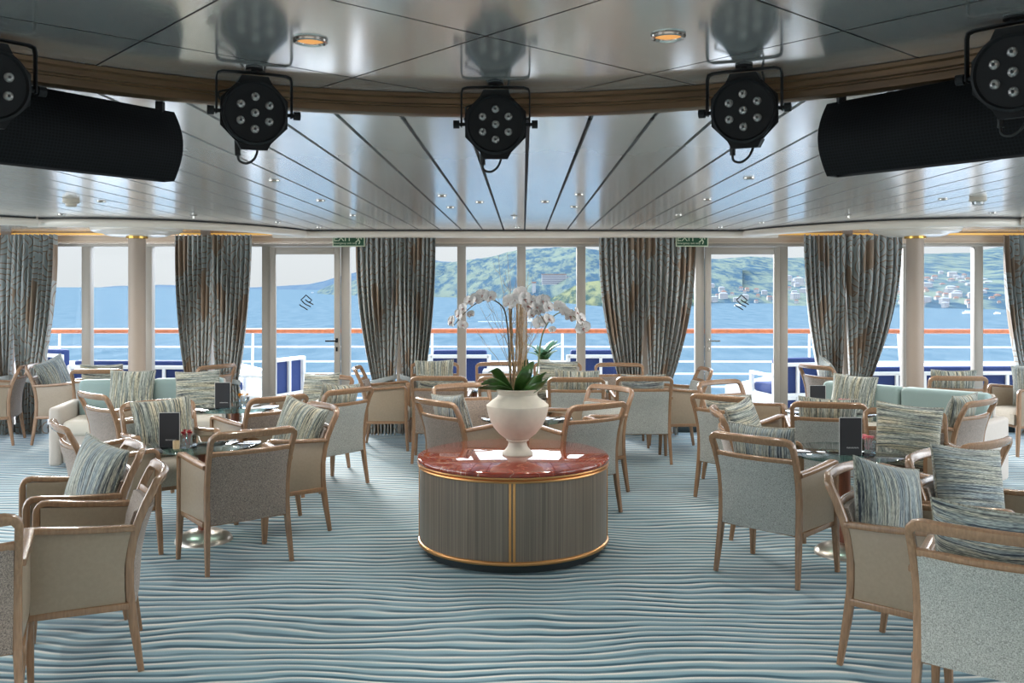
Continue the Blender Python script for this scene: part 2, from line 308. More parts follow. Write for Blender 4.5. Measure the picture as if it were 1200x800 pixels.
# ------------------------------------------------------------------ mesh helpers
class MB:
    def __init__(s): s.bm = bmesh.new(); s.uv = None
    def face(s, vs):
        try: return s.bm.faces.new(vs)
        except ValueError: return None
    def box(s, lo, hi, bev=0, seg=2, mat=None):
        b = bmesh.new(); bmesh.ops.create_cube(b, size=1)
        lo = Vector(lo); hi = Vector(hi); c = (lo+hi)/2; d = hi-lo
        for v in b.verts: v.co = Vector((v.co.x*d.x, v.co.y*d.y, v.co.z*d.z))+c
        if bev: bmesh.ops.bevel(b, geom=list(b.edges), offset=bev, segments=seg, profile=.5, affect='EDGES')
        s.merge(b, mat); return s
    def merge(s, b, mat=None):
        mp = {}
        for v in b.verts: mp[v] = s.bm.verts.new(mat @ v.co if mat else v.co)
        for f in b.faces: s.face([mp[v] for v in f.verts])
        b.free()
    def sweep(s, pts, sizes, ref, cap=True, closed=False, cham=.25):
        """rectangular rounded section along pts; sizes=(w along ref-ish side, t) per point"""
        pts = [Vector(p) for p in pts]; n = len(pts)
        if isinstance(sizes[0], (int, float)): sizes = [sizes]*n
        rings = []
        for i, p in enumerate(pts):
            a = pts[(i-1) % n] if (closed or i > 0) else p; b2 = pts[(i+1) % n] if (closed or i < n-1) else p
            T = (b2-a).normalized(); R = Vector(ref(i) if callable(ref) else ref); A = (R-T*R.dot(T)).normalized(); B = T.cross(A)
            w, t = sizes[i][0]/2, sizes[i][1]/2; k = cham*min(w, t)*2
            sec = [(w, t-k), (w-k*.3, t-k*.3), (w-k, t), (-w+k, t), (-w+k*.3, t-k*.3), (-w, t-k), (-w, -t+k), (-w+k*.3, -t+k*.3), (-w+k, -t), (w-k, -t), (w-k*.3, -t+k*.3), (w, -t+k)]
            rings.append([s.bm.verts.new(p+A*u+B*v) for u, v in sec])
        m = 12
        for i in range(n if closed else n-1):
            r0, r1 = rings[i], rings[(i+1) % n]
            for j in range(m): s.face([r0[j], r0[(j+1) % m], r1[(j+1) % m], r1[j]])
        if cap and not closed: s.face(rings[0][::-1]); s.face(rings[-1])
        return s
    def tube(s, pts, rad, k=8, cap=True, closed=False):
        pts = [Vector(p) for p in pts]; n = len(pts); rads = rad if isinstance(rad, (list, tuple)) else [rad]*n
        rings = []; A = None
        for i, p in enumerate(pts):
            a = pts[(i-1) % n] if (closed or i > 0) else p; b = pts[(i+1) % n] if (closed or i < n-1) else p
            T = (b-a).normalized()
            if A is None: A = T.orthogonal().normalized()
            A = (A-T*A.dot(T)).normalized(); B = T.cross(A)
            rings.append([s.bm.verts.new(p+(A*math.cos(2*PI*j/k)+B*math.sin(2*PI*j/k))*rads[i]) for j in range(k)])
        for i in range(n if closed else n-1):
            r0, r1 = rings[i], rings[(i+1) % n]
            for j in range(k): s.face([r0[j], r0[(j+1) % k], r1[(j+1) % k], r1[j]])
        if cap and not closed: s.face(rings[0][::-1]); s.face(rings[-1])
        return s
    def lathe(s, prof, k=48, c=(0, 0, 0), a0=0, a1=2*PI):
        full = abs(a1-a0-2*PI) < 1e-6; cnt = k if full else k+1; c = Vector(c); rings = []
        for r, z in prof:
            if r < 1e-6: rings.append([s.bm.verts.new(c+Vector((0, 0, z)))]*cnt)
            else: rings.append([s.bm.verts.new(c+Vector((r*math.cos(a0+(a1-a0)*j/k), r*math.sin(a0+(a1-a0)*j/k), z))) for j in range(cnt)])
        for i in range(len(prof)-1):
            for j in range(k):
                q = [rings[i][j], rings[i][(j+1) % cnt], rings[i+1][(j+1) % cnt], rings[i+1][j]]
                u = []
                for v in q:
                    if v not in u: u.append(v)
                if len(u) > 2: s.face(u)
        return s
    def surf(s, fn, nu, nv, thick=None):
        """fn(u,v)->front point, and if thick: fn(u,v,1)->back point; closed slab"""
        F = [[s.bm.verts.new(fn(i/nu, j/nv, 0)) for j in range(nv+1)] for i in range(nu+1)]
        for i in range(nu):
            for j in range(nv): s.face([F[i][j], F[i+1][j], F[i+1][j+1], F[i][j+1]])
        if thick:
            B = [[s.bm.verts.new(fn(i/nu, j/nv, 1)) for j in range(nv+1)] for i in range(nu+1)]
            for i in range(nu):
                for j in range(nv): s.face([B[i][j+1], B[i+1][j+1], B[i+1][j], B[i][j]])
            for i in range(nu):
                s.face([F[i][0], B[i][0], B[i+1][0], F[i+1][0]]); s.face([F[i+1][nv], B[i+1][nv], B[i][nv], F[i][nv]])
            for j in range(nv):
                s.face([F[0][j+1], B[0][j+1], B[0][j], F[0][j]]); s.face([F[nu][j], B[nu][j], B[nu][j+1], F[nu][j+1]])
        return s
    def poly(s, pts2, z0, z1):
        a = [s.bm.verts.new((p[0], p[1], z0)) for p in pts2]; b = [s.bm.verts.new((p[0], p[1], z1)) for p in pts2]
        s.face(a[::-1]); s.face(b); n = len(pts2)
        for i in range(n): s.face([a[i], a[(i+1) % n], b[(i+1) % n], b[i]])
        return s
    def mesh(s, name, mat, smooth=True, angle=38):
        bmesh.ops.recalc_face_normals(s.bm, faces=list(s.bm.faces))
        me = bpy.data.meshes.new(name); s.bm.to_mesh(me); s.bm.free(); me.materials.append(mat)
        if smooth:
            for p in me.polygons: p.use_smooth = True
            me.set_sharp_from_angle(angle=math.radians(angle))
        return me
    def build(s, name, mat, parent=None, loc=None, rot=None, **k):
        o = bpy.data.objects.new(name, s.mesh(name, mat, **k)); COL.objects.link(o)
        if parent: o.parent = parent
        if loc: o.location = loc
        if rot: o.rotation_euler = rot
        return o
def link(name, me, parent=None, loc=None, rot=None):
    o = bpy.data.objects.new(name, me); COL.objects.link(o)
    if parent: o.parent = parent
    if loc: o.location = loc
    if rot: o.rotation_euler = rot
    return o
def tag(o, label=None, cat=None, group=None, kind=None):
    for k, v in (('label', label), ('category', cat), ('group', group), ('kind', kind)):
        if v: o[k] = v
    return o
def empty(name, loc=(0, 0, 0), rz=0):
    o = bpy.data.objects.new(name, None); COL.objects.link(o); o.location = loc; o.rotation_euler = (0, 0, rz); o.empty_display_size = .1; return o
def copy_tree(o, parent=None):
    c = o.copy(); COL.objects.link(c); c.parent = parent
    for ch in list(o.children): copy_tree(ch, c)
    return c
def remove_tree(o):
    for ch in list(o.children): remove_tree(ch)
    bpy.data.objects.remove(o)
def struct(mb, name, mat, **k): return tag(mb.build(name, mat, **k), kind='structure')
def text_mesh(body, size, mat, ext=.001):
    cu = bpy.data.curves.new('text', 'FONT'); cu.body = body; cu.size = size; cu.extrude = ext; cu.align_x = 'CENTER'; cu.align_y = 'CENTER'; cu.resolution_u = 3
    o = bpy.data.objects.new('text', cu); COL.objects.link(o); bpy.context.view_layer.update()
    me = bpy.data.meshes.new_from_object(o.evaluated_get(bpy.context.evaluated_depsgraph_get())); bpy.data.objects.remove(o)
    me.materials.clear(); me.materials.append(mat); return me

WZ = 10.6      # distance of the window wall
# ------------------------------------------------------------------ the room shell
struct(MB().box((-7.6, -4, -.1), (7.6, 10.72, 0)), 'floor', M['carpet'], smooth=False)
CP = 1.65+.622   # plank ceiling height
DC = (-.12, 1.33); DR = 1.92; CD = 1.65+.667
# plank ceiling: long metal planks running towards the windows with shadow gaps between them
mb = MB(); sp = .2305; gap = .0085
def dome_cut(X):
    d = DR**2-(X-DC[0])**2
    return (DC[1]+math.sqrt(d)+.02, DC[1]-math.sqrt(d)-.02) if d > 0 else None
for i in range(-33, 33):
    X0 = .018+i*sp+gap; X1 = .018+(i+1)*sp-gap
    n = 1 if not (dome_cut(X0) or dome_cut(X1)) else 10
    for q in range(n):
        xa = X0+(X1-X0)*q/n; xb = X0+(X1-X0)*(q+1)/n; ca, cb = dome_cut(xa), dome_cut(xb)
        if ca or cb:
            ya = ca[0] if ca else DC[1]; yb = cb[0] if cb else DC[1]
        else: ya = yb = -4
        mb.face([mb.bm.verts.new(p) for p in ((xa, ya, CP), (xb, yb, CP), (xb, 10.55, CP), (xa, 10.55, CP))])
    for xx in (X0, X1):   # turned-up edges
        c_ = dome_cut(xx); ys = c_[0] if c_ else -4
        mb.face([mb.bm.verts.new(p) for p in ((xx, ys, CP), (xx, 10.55, CP), (xx, 10.55, CP+.022), (xx, ys, CP+.022))])
struct(mb, 'ceiling', M['plank'], smooth=False)
struct(MB().box((-7.6, -4, 2.42), (7.6, 10.7, 2.46)), 'ceiling', M['dark_gap'], smooth=False)
mb = MB()
mb.box((-7.6, 3.6, CP+.024), (7.6, 10.56, CP+.03)); mb.box((-7.6, -4, CP+.024), (-2.2, 3.6, CP+.03)); mb.box((2.0, -4, CP+.024), (7.6, 3.6, CP+.03))
struct(mb, 'ceiling', M['dark_gap'], smooth=False)
# round raised ceiling over the dance floor, clad in square metal panels laid on the diagonal
mb = MB(); side = .937/math.sqrt(2); ang = math.radians(-3); g = .003
def clip_circle(poly, c, r, n=96):
    # Sutherland-Hodgman against a regular n-gon
    for k in range(n):
        a = 2*PI*k/n; nx, ny = math.cos(a), math.sin(a); outp = []
        for i in range(len(poly)):
            p, q = poly[i], poly[(i+1) % len(poly)]
            dp = (p[0]-c[0])*nx+(p[1]-c[1])*ny-r; dq = (q[0]-c[0])*nx+(q[1]-c[1])*ny-r
            if dp <= 0: outp.append(p)
            if dp*dq < 0: t_ = dp/(dp-dq); outp.append((p[0]+(q[0]-p[0])*t_, p[1]+(q[1]-p[1])*t_))
        poly = outp
        if len(poly) < 3: return None
    return poly
e1 = Vector((math.cos(PI/4+ang), math.sin(PI/4+ang)))*side; e2 = Vector((math.cos(PI/4+ang+PI/2), math.sin(PI/4+ang+PI/2)))*side
n0 = Vector((-.10, 2.475))
for i in range(-9, 10):
    for j in range(-9, 10):
        o_ = n0+e1*i+e2*j; u1 = e1.normalized()*g; u2 = e2.normalized()*g
        q = [o_+u1+u2, o_+e1-u1+u2, o_+e1+e2-u1-u2, o_+e2+u1-u2]
        q = clip_circle([tuple(p) for p in q], DC, DR-.005)
        if q: mb.face([mb.bm.verts.new((p[0], p[1], CD)) for p in q])
struct(mb, 'ceiling', M['ceil_panel'], smooth=False)
struct(MB().poly([(DC[0]+DR*math.cos(2*PI*k/64), DC[1]+DR*math.sin(2*PI*k/64)) for k in range(64)], CD+.004, CD+.01), 'ceiling', M['dark_gap'], smooth=False)
FB = 1.65+.600
struct(MB().lathe([(DR-.045, CD-.002), (DR-.045, CD-.014), (DR-.03, CD-.018), (DR-.03, CD-.034), (DR-.012, CD-.036), (DR-.012, CD-.04), (DR, CD-.042), (DR, FB+.004), (DR+.012, FB), (DR+.05, FB), (DR+.06, FB+.02), (DR+.06, CD+.02)], 128, (DC[0], DC[1], 0)), 'trim_1', M['bronze'])

# window wall: mullions, header, sill
kx = 1090/WZ
XM = [-5.67, -4.97, -4.27, -3.58, -2.92, -2.02, -1.37, -.70, -.02, .66, 1.33, 2.01, 2.96, 3.64, 4.37, 5.18, 5.87, 6.5]
XM = [-7.1, -6.4]+XM+[7.2]
HT = 1.65+.462
tn = 2
for X in XM:
    w = .05 if abs(X) > 1.6 or abs(X) < .9 else .06
    struct(MB().box((X-w, WZ-.03, 0), (X+w, WZ+.07, HT+.01), .006), 'trim_%d' % tn, M['frame_paint']); tn += 1
mb = MB(); mb.box((-7.6, WZ-.03, HT+.03), (7.6, WZ+.12, 2.42)); mb.box((-7.6, WZ-.055, HT+.03), (7.6, WZ-.03, HT+.05), .005); mb.box((-7.6, WZ-.05, HT+.105), (7.6, WZ-.03, HT+.125), .005)
struct(mb, 'wall_back', M['wall_cream'])
struct(MB().box((-7.6, WZ-.04, HT-.005), (7.6, WZ+.08, HT+.03), .006), 'trim_%d' % tn, M['frame_paint']); tn += 1
struct(MB().box((-7.6, WZ-.05, 0), (7.6, WZ+.1, .09), .006), 'baseboard_back', M['sill_dark'])
# window panes
XS = sorted(XM); wi = 1
for a, b in zip(XS[:-1], XS[1:]):
    if (a, b) in ((-2.92, -2.02), (2.01, 2.96)): continue
    struct(MB().box((a+.045, WZ+.015, .085), (b-.045, WZ+.023, HT)), 'window_%d' % wi, M['pane'], smooth=False); wi += 1
# posts carrying the curtain pairs
for X in (-5.83, -3.58, -1.37, 1.37, 3.66, 5.83):
    struct(MB().box((X-.055, WZ-.13, 0), (X+.055, WZ-.031, 2.42), .008), 'trim_%d' % tn, M['column_paint']); tn += 1
# other walls
def side_wall(X, name):
    mb = MB(); t = .1*(1 if X > 0 else -1)
    lo, hi = min(X, X+t), max(X, X+t)
    mb.box((lo, -4, 0), (hi, WZ+.1, .25)); mb.box((lo, -4, HT), (hi, WZ+.1, 2.42))
    for k in range(13): y = -4+k*1.2; mb.box((lo, y, .25), (hi, y+.14, HT))
    struct(mb, name, M['wall_cream'], smooth=False)
side_wall(-7.6, 'wall_left'); side_wall(7.6, 'wall_right')
struct(MB().box((-7.6, -4.1, 0), (7.6, -4, 2.42)), 'wall_front', M['column_paint'], smooth=False)

# doors with emblem and lever handle
def door(n, x0, x1, hand):
    d = tag(empty('door_%d' % n, ((x0+x1)/2, WZ, .09)), kind='structure'); w = (x1-x0)/2-.055; h = HT-.1
    mb = MB()
    mb.box((-w, -.075, 0), (-w+.065, -.032, h), .006); mb.box((w-.065, -.075, 0), (w, -.032, h), .006)
    mb.box((-w+.065, -.075, h-.085), (w-.065, -.032, h), .006); mb.box((-w+.065, -.075, 0), (w-.065, -.032, .16), .006)
    mb.build('door_frame', M['frame_paint'], d)
    MB().box((-w+.06, -.056, .155), (w-.06, -.05, h-.08)).build('door_pane', M['pane'], d, smooth=False)
    MB().box((-w-.0, -.031, 0), (-w+.008, -.012, h)).box((w-.008, -.031, 0), (w, -.012, h)).build('door_seal', M['rubber'], d)
    hx = hand*(w-.033); hz = .95
    mb = MB(); mb.box((hx-.014, -.086, hz-.02), (hx+.014, -.074, hz+.03), .004); mb.tube([(hx, -.08, hz), (hx, -.12, hz), (hx-hand*.02, -.125, hz), (hx-hand*.12, -.125, hz)], .009)
    mb.box((hx-.011, -.086, hz-.12), (hx+.011, -.074, hz-.07), .004)
    mb.build('door_handle', M['steel'] if hand < 0 else M['black_metal'], d)
    # wave emblem: three strokes, the middle one folding over a diamond
    mb = MB(); ex = .01*hand; ez = 1.385; s = .0102/21*1.0
    def P(px, py): return (ex+(px-455)*s*.92, -.0585, ez-(py-380)*s*.92)
    for st in ([(520, 372), (560, 320), (605, 325)], ):
        pass
    strokes = [[(290, 435), (330, 475), (400, 510), (450, 545), (495, 572)],
               [(575, 495), (520, 465), (450, 435), (400, 400), (365, 355), (325, 320), (390, 262), (455, 195), (520, 255), (600, 325), (560, 368), (520, 372)],
               [(440, 312), (480, 350), (520, 375), (580, 405), (640, 440)]]
    for st in strokes: mb.sweep([P(*p) for p in st], (.013, .002), (0, 0, 1) if False else (lambda i: (.6, 0, .8)))
    mb.build('emblem', M['black'], d, smooth=False)
door(1, -2.92, -2.02, 1); door(2, 2.01, 2.96, -1)

# columns with gold collar and dish shaped capital
for i, (X, Y) in enumerate(((-3.91, 9.42), (3.97, 9.42))):
    c = tag(empty('column', (X, Y, 0)), ('beige round column behind the left sofa' if X < 0 else 'beige round column behind the right sofa'), 'column', 'round columns')
    MB().lathe([(.083, 0), (.083, 2.15)], 40).build('shaft', M['column_paint'], c)
    MB().lathe([(.084, 2.135), (.105, 2.137), (.105, 2.16), (.084, 2.162)], 40).build('collar', M['gold'], c)
    MB().lathe([(.0, 2.16), (.26, 2.162), (.30, 2.172), (.33, 2.19), (.40, 2.195), (.43, 2.21), (.44, 2.235), (.44, CP-.001)], 56).build('capital', M['trim_white'], c)

# curved pelmet moulding in front of the curtains, scalloped round the columns
def ease(t): return t*t*(3-2*t)
def pelmet(path, name):
    prof = [(0, .0), (-.015, -.004), (-.028, -.018), (-.033, -.04), (-.026, -.062), (-.01, -.074), (.0, -.078), (.02, -.08), (.05, -.078)]
    mb = MB(); rings = []
    for i, p in enumerate(path):
        a = Vector(path[max(i-1, 0)]); b = Vector(path[min(i+1, len(path)-1)]); T = (b-a).normalized(); N_ = Vector((-T.y, T.x))
        rings.append([mb.bm.verts.new((p[0]+N_.x*u, p[1]+N_.y*u, CP-.002+w)) for u, w in prof])
    for i in range(len(path)-1):
        for j in range(len(prof)-1): mb.face([rings[i][j], rings[i][j+1], rings[i+1][j+1], rings[i+1][j]])
    mb.face(rings[0]); mb.face(rings[-1][::-1])
    mb2 = MB(); mb2.sweep([(p[0]+(-(Vector(path[min(i+1, len(path)-1)])-Vector(path[max(i-1, 0)])).normalized().y)*-.0, p[1]-.036, CP-.006) for i, p in enumerate(path)], (.03, .012), (0, 1, 0)); struct(mb2, name+'1', M['dark_gap'])  # black strip standing in for the shadow line over the pelmet
    o = struct(mb, name, M['trim_white']); return o
def arc_pts(pts, n=10):
    # Catmull-Rom through pts
    out_ = []
    for i in range(len(pts)-1):
        p0 = Vector(pts[max(i-1, 0)]); p1 = Vector(pts[i]); p2 = Vector(pts[i+1]); p3 = Vector(pts[min(i+2, len(pts)-1)])
        for k in range(n):
            t = k/n; out_.append(tuple(.5*((2*p1)+(-p0+p2)*t+(2*p0-5*p1+4*p2-p3)*t*t+(-p0+3*p1-3*p2+p3)*t**3)))
    out_.append(tuple(pts[-1])); return out_
pelmet([(-2.75, 10.22), (2.80, 10.22)], 'trim_%d' % tn); tn += 1
pelmet(arc_pts([(-4.50, 8.45), (-3.9, 8.38), (-3.25, 8.62), (-2.75, 9.2), (-2.45, 9.9), (-2.38, 10.3)]), 'trim_%d' % tn); tn += 1
pelmet(arc_pts([(2.42, 10.3), (2.5, 9.9), (2.85, 9.2), (3.35, 8.62), (4.0, 8.35), (4.62, 8.42)]), 'trim_%d' % tn); tn += 1
pelmet(arc_pts([(-6.6, 7.3), (-5.6, 7.55), (-4.8, 7.9), (-4.36, 8.35)]), 'trim_%d' % tn); tn += 1
pelmet(arc_pts([(4.48, 8.35), (4.9, 7.9), (5.6, 7.55), (6.6, 7.3)]), 'trim_%d' % tn); tn += 1
# lit cove strip above the curtains at both sides
for X0, X1 in ((-7.0, -2.75), (2.85, 7.0)):
    mb = MB(); mb.box((X0, WZ-.1, CP-.035), (X1, WZ-.07, CP-.016)); struct(mb, 'trim_%d' % tn, M['cove_glow'], smooth=False); tn += 1

# ------------------------------------------------------------------ curtains
def curtain_half(xo_top, xi_top, xo_tie, xi_tie, name_label, yc=WZ-.25, top=None, folds=9, ph=0.0):
    """outer/inner edge x at the top and at the tie-back"""
    tie = .60; bot = .012; top = top or CP-.045
    nu, nv = folds*10, 44
    me_bm = bmesh.new(); uvl = me_bm.loops.layers.uv.new('UVMap'); V = []
    wid = abs(xi_top-xo_top)
    def edge(h, a, b):
        if h >= tie:
            s = (top-h)/(top-tie); return a+(b-a)*(s**2.1)
        s = (tie-h)/(tie-bot); c = (a+b)/2; return b+(a-b)*.28*math.sin(min(1, s*1.5)*PI/2)
    for j in range(nv+1):
        t = j/nv; h = top+(bot-top)*t; xo = edge(h, xo_top, xo_tie); xi = edge(h, xi_top, xi_tie); w = abs(xi-xo)
        squeeze = max(.0, 1-w/wid)
        amp = .030+.030*math.sin(min(1, t*3)*PI/2); k = math.exp(-((h-tie)/.07)**2); amp *= 1-.55*k
        row = []
        for i in range(nu+1):
            u = i/nu
            uu = u+.012*math.sin(u*23+t*3+ph)
            x = xo+(xi-xo)*uu+.006*math.sin(2*PI*folds*2*u+t*5+ph)
            y = yc+amp*math.sin(2*PI*folds*u+ph+.8*math.sin(t*2.2+u*4))+.02*math.sin(u*5+ph)*t
            if h < tie and h > tie-.25: y += .02*math.sin((tie-h)/.25*PI)
            row.append(me_bm.verts.new((x, y, h+(.01*math.sin(2*PI*folds*u) if j == 0 else 0))))
        V.append(row)
    for j in range(nv):
        for i in range(nu):
            f = me_bm.faces.new((V[j][i], V[j][i+1], V[j+1][i+1], V[j+1][i])); f.smooth = True
            for l, (a, b) in zip(f.loops, ((i, j), (i+1, j), (i+1, j+1), (i, j+1))): l[uvl].uv = (a/nu*1.15+ph*.37, (1-b/nv)*2.25+ph*.13)
    me = bpy.data.meshes.new('curtain'); me_bm.to_mesh(me); me_bm.free(); me.materials.append(M['curtain'])
    xc = (xo_tie+xi_tie)/2
    root = empty('curtain', (xc, yc, 0)); tag(root, name_label, 'curtain', None)
    dr = link('drape', me, root, (-xc, -yc, 0))
    # tie-back band
    w = abs(xi_tie-xo_tie)/2+.02; mb = MB(); pts = []
    for k in range(24):
        a = 2*PI*k/24; pts.append((w*math.cos(a), .062*math.sin(a), tie+.02+.035*math.cos(a)*(1 if xi_tie > xo_tie else -1)))
    mb.sweep(pts, (.05, .006), (0, 0, 1), closed=True); mb.build('tieback', M['curtain'], root)
    return root
def pair(xl, xm, xr, where, ph):
    curtain_half(xl, xm+.02, xm-.29, xm-.04, 'left half of the patterned curtain pair %s' % where, ph=ph)
    curtain_half(xr, xm-.02, xm+.29, xm+.04, 'right half of the patterned curtain pair %s' % where, ph=ph+1.9)
k_ = (WZ-.25)/1090
def px(x): return (x-613)*k_
pair(px(-42), -5.66, px(66), 'at the far left edge behind the leftmost chair', 0)
pair(px(203), px(249), px(295), 'left of the left glass door', 1)
pair(px(416), px(467), px(511), 'right of the left glass door', 2)
pair(px(702), px(756), px(815), 'left of the right glass door', 3)
pair(px(942), px(990), px(1057), 'right of the right glass door', 4)
pair(px(1176), px(1226), px(1280), 'at the far right edge', 5)

# EXIT signs
for X, lab in ((px(409.5), 'green exit sign above the left glass door'), (px(810), 'green exit sign above the right glass door')):
    r = tag(empty('exit_sign', (X, 10.30, 2.095)), lab, 'exit sign', 'exit signs')
    MB().box((-.18, 0, 0), (.18, .012, .165), .003).build('sign_board', M['exit_pale'], r)
    MB().box((-.168, -.003, .012), (.168, 0.0, .153)).build('sign_face', M['exit_green'], r, smooth=False)
    link('lettering', text_mesh('EXIT', .10, M['exit_pale']), r, (-.065, -.0045, .092), (PI/2, 0, 0))
    link('lettering', text_mesh('Emergency exit only', .031, M['exit_pale']), r, (-.035, -.0045, .038), (PI/2, 0, 0))
    mb = MB(); mb.lathe([(0, 0), (.011, 0), (.011, .002), (0, .002)], 12)
    for v in mb.bm.verts: v.co = Vector((v.co.x+.12, -.0035-v.co.z, v.co.y+.128))
    for a in ([(.118, .112), (.108, .08)], [(.108, .08), (.125, .055), (.115, .028)], [(.108, .08), (.092, .058), (.078, .052)], [(.118, .108), (.138, .095), (.142, .08)], [(.118, .108), (.096, .104), (.088, .088)]):
        mb.sweep([(p[0], -.0045, p[1]) for p in a], (.012, .002), (.5, 0, .5))
    mb.build('running_figure', M['exit_pale'], r, smooth=False)
    MB().tube([(-.12, .006, .165), (-.12, .006, CP-2.095)], .003, 6).tube([(.12, .006, .165), (.12, .006, CP-2.095)], .003, 6).build('hanger', M['steel'], r)

# ------------------------------------------------------------------ chairs
SF = [(-.238, 0), (-.220, .12), (-.200, .25), (-.192, .36), (-.192, .47), (-.207, .58), (-.238, .68), (-.292, .79), (-.318, .845)]
def sf(h):
    for (f0, h0), (f1, h1) in zip(SF[:-1], SF[1:]):
        if h <= h1: t = (h-h0)/(h1-h0); return f0+(f1-f0)*t
    return SF[-1][0]
def sr(h): return .255-.014*min(1, h/.3)+.012*max(0, (h-.5)/.34)
CM = {}
def chair_meshes():
    # back frame: both stiles above the seat and the bowed top rail as one bent piece
    path = []; size = []
    hs = [.27, .36, .47, .56, .64, .72, .775]
    def bow(r): return -.045*(1-(r/.25)**2)
    for h in hs: path.append((-sr(h), sf(h), h)); size.append((.034-.004*(h > .5), .036))
    rc = .04; H1 = .806
    for a in (30, 60): path.append((-sr(.8)+rc*(1-math.cos(math.radians(a))), sf(H1-rc+rc*math.sin(math.radians(a))), H1-rc+rc*math.sin(math.radians(a)))); size.append((.036, .034))
    for k in range(9):
        r = -.205+.41*k/8; path.append((r, sf(H1)+bow(r)*1.0+.006, H1+.002*(1-abs(k-4)/4)-.004*0)); size.append((.044, .030))
    for a in (60, 30): path.append((sr(.8)-rc*(1-math.cos(math.radians(a))), sf(H1-rc+rc*math.sin(math.radians(a))), H1-rc+rc*math.sin(math.radians(a)))); size.append((.036, .034))
    for h in hs[::-1]: path.append((sr(h), sf(h), h)); size.append((.034-.004*(h > .5), .036))
    size = [(a, b) for a, b in size]
    def ref(i):
        # in-plane direction, towards the middle of the back
        n = len(path); p = path[i]
        if i < 7: return (1, 0, 0)
        if i >= n-7: return (-1, 0, 0)
        T = Vector(path[i+1])-Vector(path[i-1]); nrm = Vector((0, 1, .38)).normalized(); return tuple(nrm.cross(T.normalized()))
    CM['back_frame'] = MB().sweep(path, size, ref).mesh('back_frame', M['oak'])
    pts = [(-.238+.476*k/10, sf(.69)+(-.040*(1-((-.238+.476*k/10)/.25)**2)), .693) for k in range(11)]
    CM['cross_rail'] = MB().sweep(pts, (.032, .024), (0, -.3, 1)).mesh('cross_rail', M['oak'])
    for s, nm in ((-1, 'L'), (1, 'R')):
        pts = [(s*sr(h), sf(h), h) for h in (0.002, .1, .2, .29)]
        CM['rear_leg'+nm] = MB().sweep(pts, [(.025, .026), (.028, .032), (.031, .038), (.032, .040)], (1, 0, 0)).mesh('leg', M['oak'])
        pts = [(s*(.272-.008*h/.29), .222-.014*h/.29, h) for h in (0.002, .15, .29)]
        CM['front_leg'+nm] = MB().sweep(pts, [(.026, .028), (.034, .036), (.040, .040)], (1, 0, 0)).mesh('leg', M['oak'])
        A = []; Z = []
        for h in (.27, .40, .52, .60): A.append((s*.264, .208-.004*(h/.6), h)); Z.append((.042, .034))
        rc = .035
        for a in (20, 45, 70): A.append((s*.266, .204-rc+rc*math.cos(math.radians(a)), .645-rc+rc*math.sin(math.radians(a)))); Z.append((.044, .028))
        for k in range(6):
            t = k/5; A.append((s*(.267-.018*t), .160-.372*t, .645-.028*t-.004*math.sin(t*PI))); Z.append((.046, .026))
        CM['arm'+nm] = MB().sweep(A, Z, (1, 0, 0)).mesh('armrest', M['oak'])
        def pf(u, v, b, s=s):
            y = .186+(sf(.3+.33*v)+.02-.186)*u; z = .300+(.330-.026*u)*v
            bulge = .010*(1-(2*u-1)**4)*(1-(2*v-1)**4)
            xo = (.262-.014*u)+.006+bulge; xi = .236-.010*u-bulge*.5
            return Vector((s*(xo if b == 0 else xi), y, z))
        CM['panel'+nm] = MB().surf(pf, 10, 8, True).mesh('side_panel', M['leather'], angle=60)
    mb = MB()
    for s in (-1, 1): mb.box((s*.252-.016, -.19, .272), (s*.252+.016, .205, .302), .004)
    mb.box((-.25, .192, .275), (.25, .218, .31), .004); mb.box((-.24, -.205, .275), (.24, -.18, .31), .004)
    CM['seat_frame'] = mb.mesh('seat_frame', M['oak'])
    def st(u, v, b):
        r = -.235+.47*u; y = -.19+.425*v
        e_ = (1-(2*u-1)**6)*(1-(2*v-1)**6)
        return Vector((r, y, (.405+.045*e_) if b == 0 else .305))
    CM['seat'] = MB().surf(st, 16, 16, True).mesh('seat', M['seat_cloth'], angle=50)
    for nm in ('tweed', 'sage'):
        def bf(u, v, b):
            h = .285+.398*v; r = (-.226-.006*v)+(.452+.012*v)*u; k = 1-((2*u-1)**2)
            puff = .008*(1-(2*u-1)**6)*(1-(2*v-1)**6)
            f = sf(h)-.040*k*(.35+.65*v)
            return Vector((r, f-.018-puff if b == 0 else f+.030+puff, h))
        CM['back_'+nm] = MB().surf(bf, 16, 14, True).mesh('backrest', M[nm], angle=50)
chair_meshes()
def make_chair(kind):
    t = empty('armchair')
    link('seat', CM['seat'], t); link('seat_frame', CM['seat_frame'], t); link('backrest', CM['back_'+kind], t)
    link('back_frame', CM['back_frame'], t); link('cross_rail', CM['cross_rail'], t)
    for s in 'LR':
        link('leg', CM['rear_leg'+s], t); link('leg', CM['front_leg'+s], t); link('armrest', CM['arm'+s], t); link('side_panel', CM['panel'+s], t)
    return t
proto = {k: make_chair(k) for k in ('tweed', 'sage')}

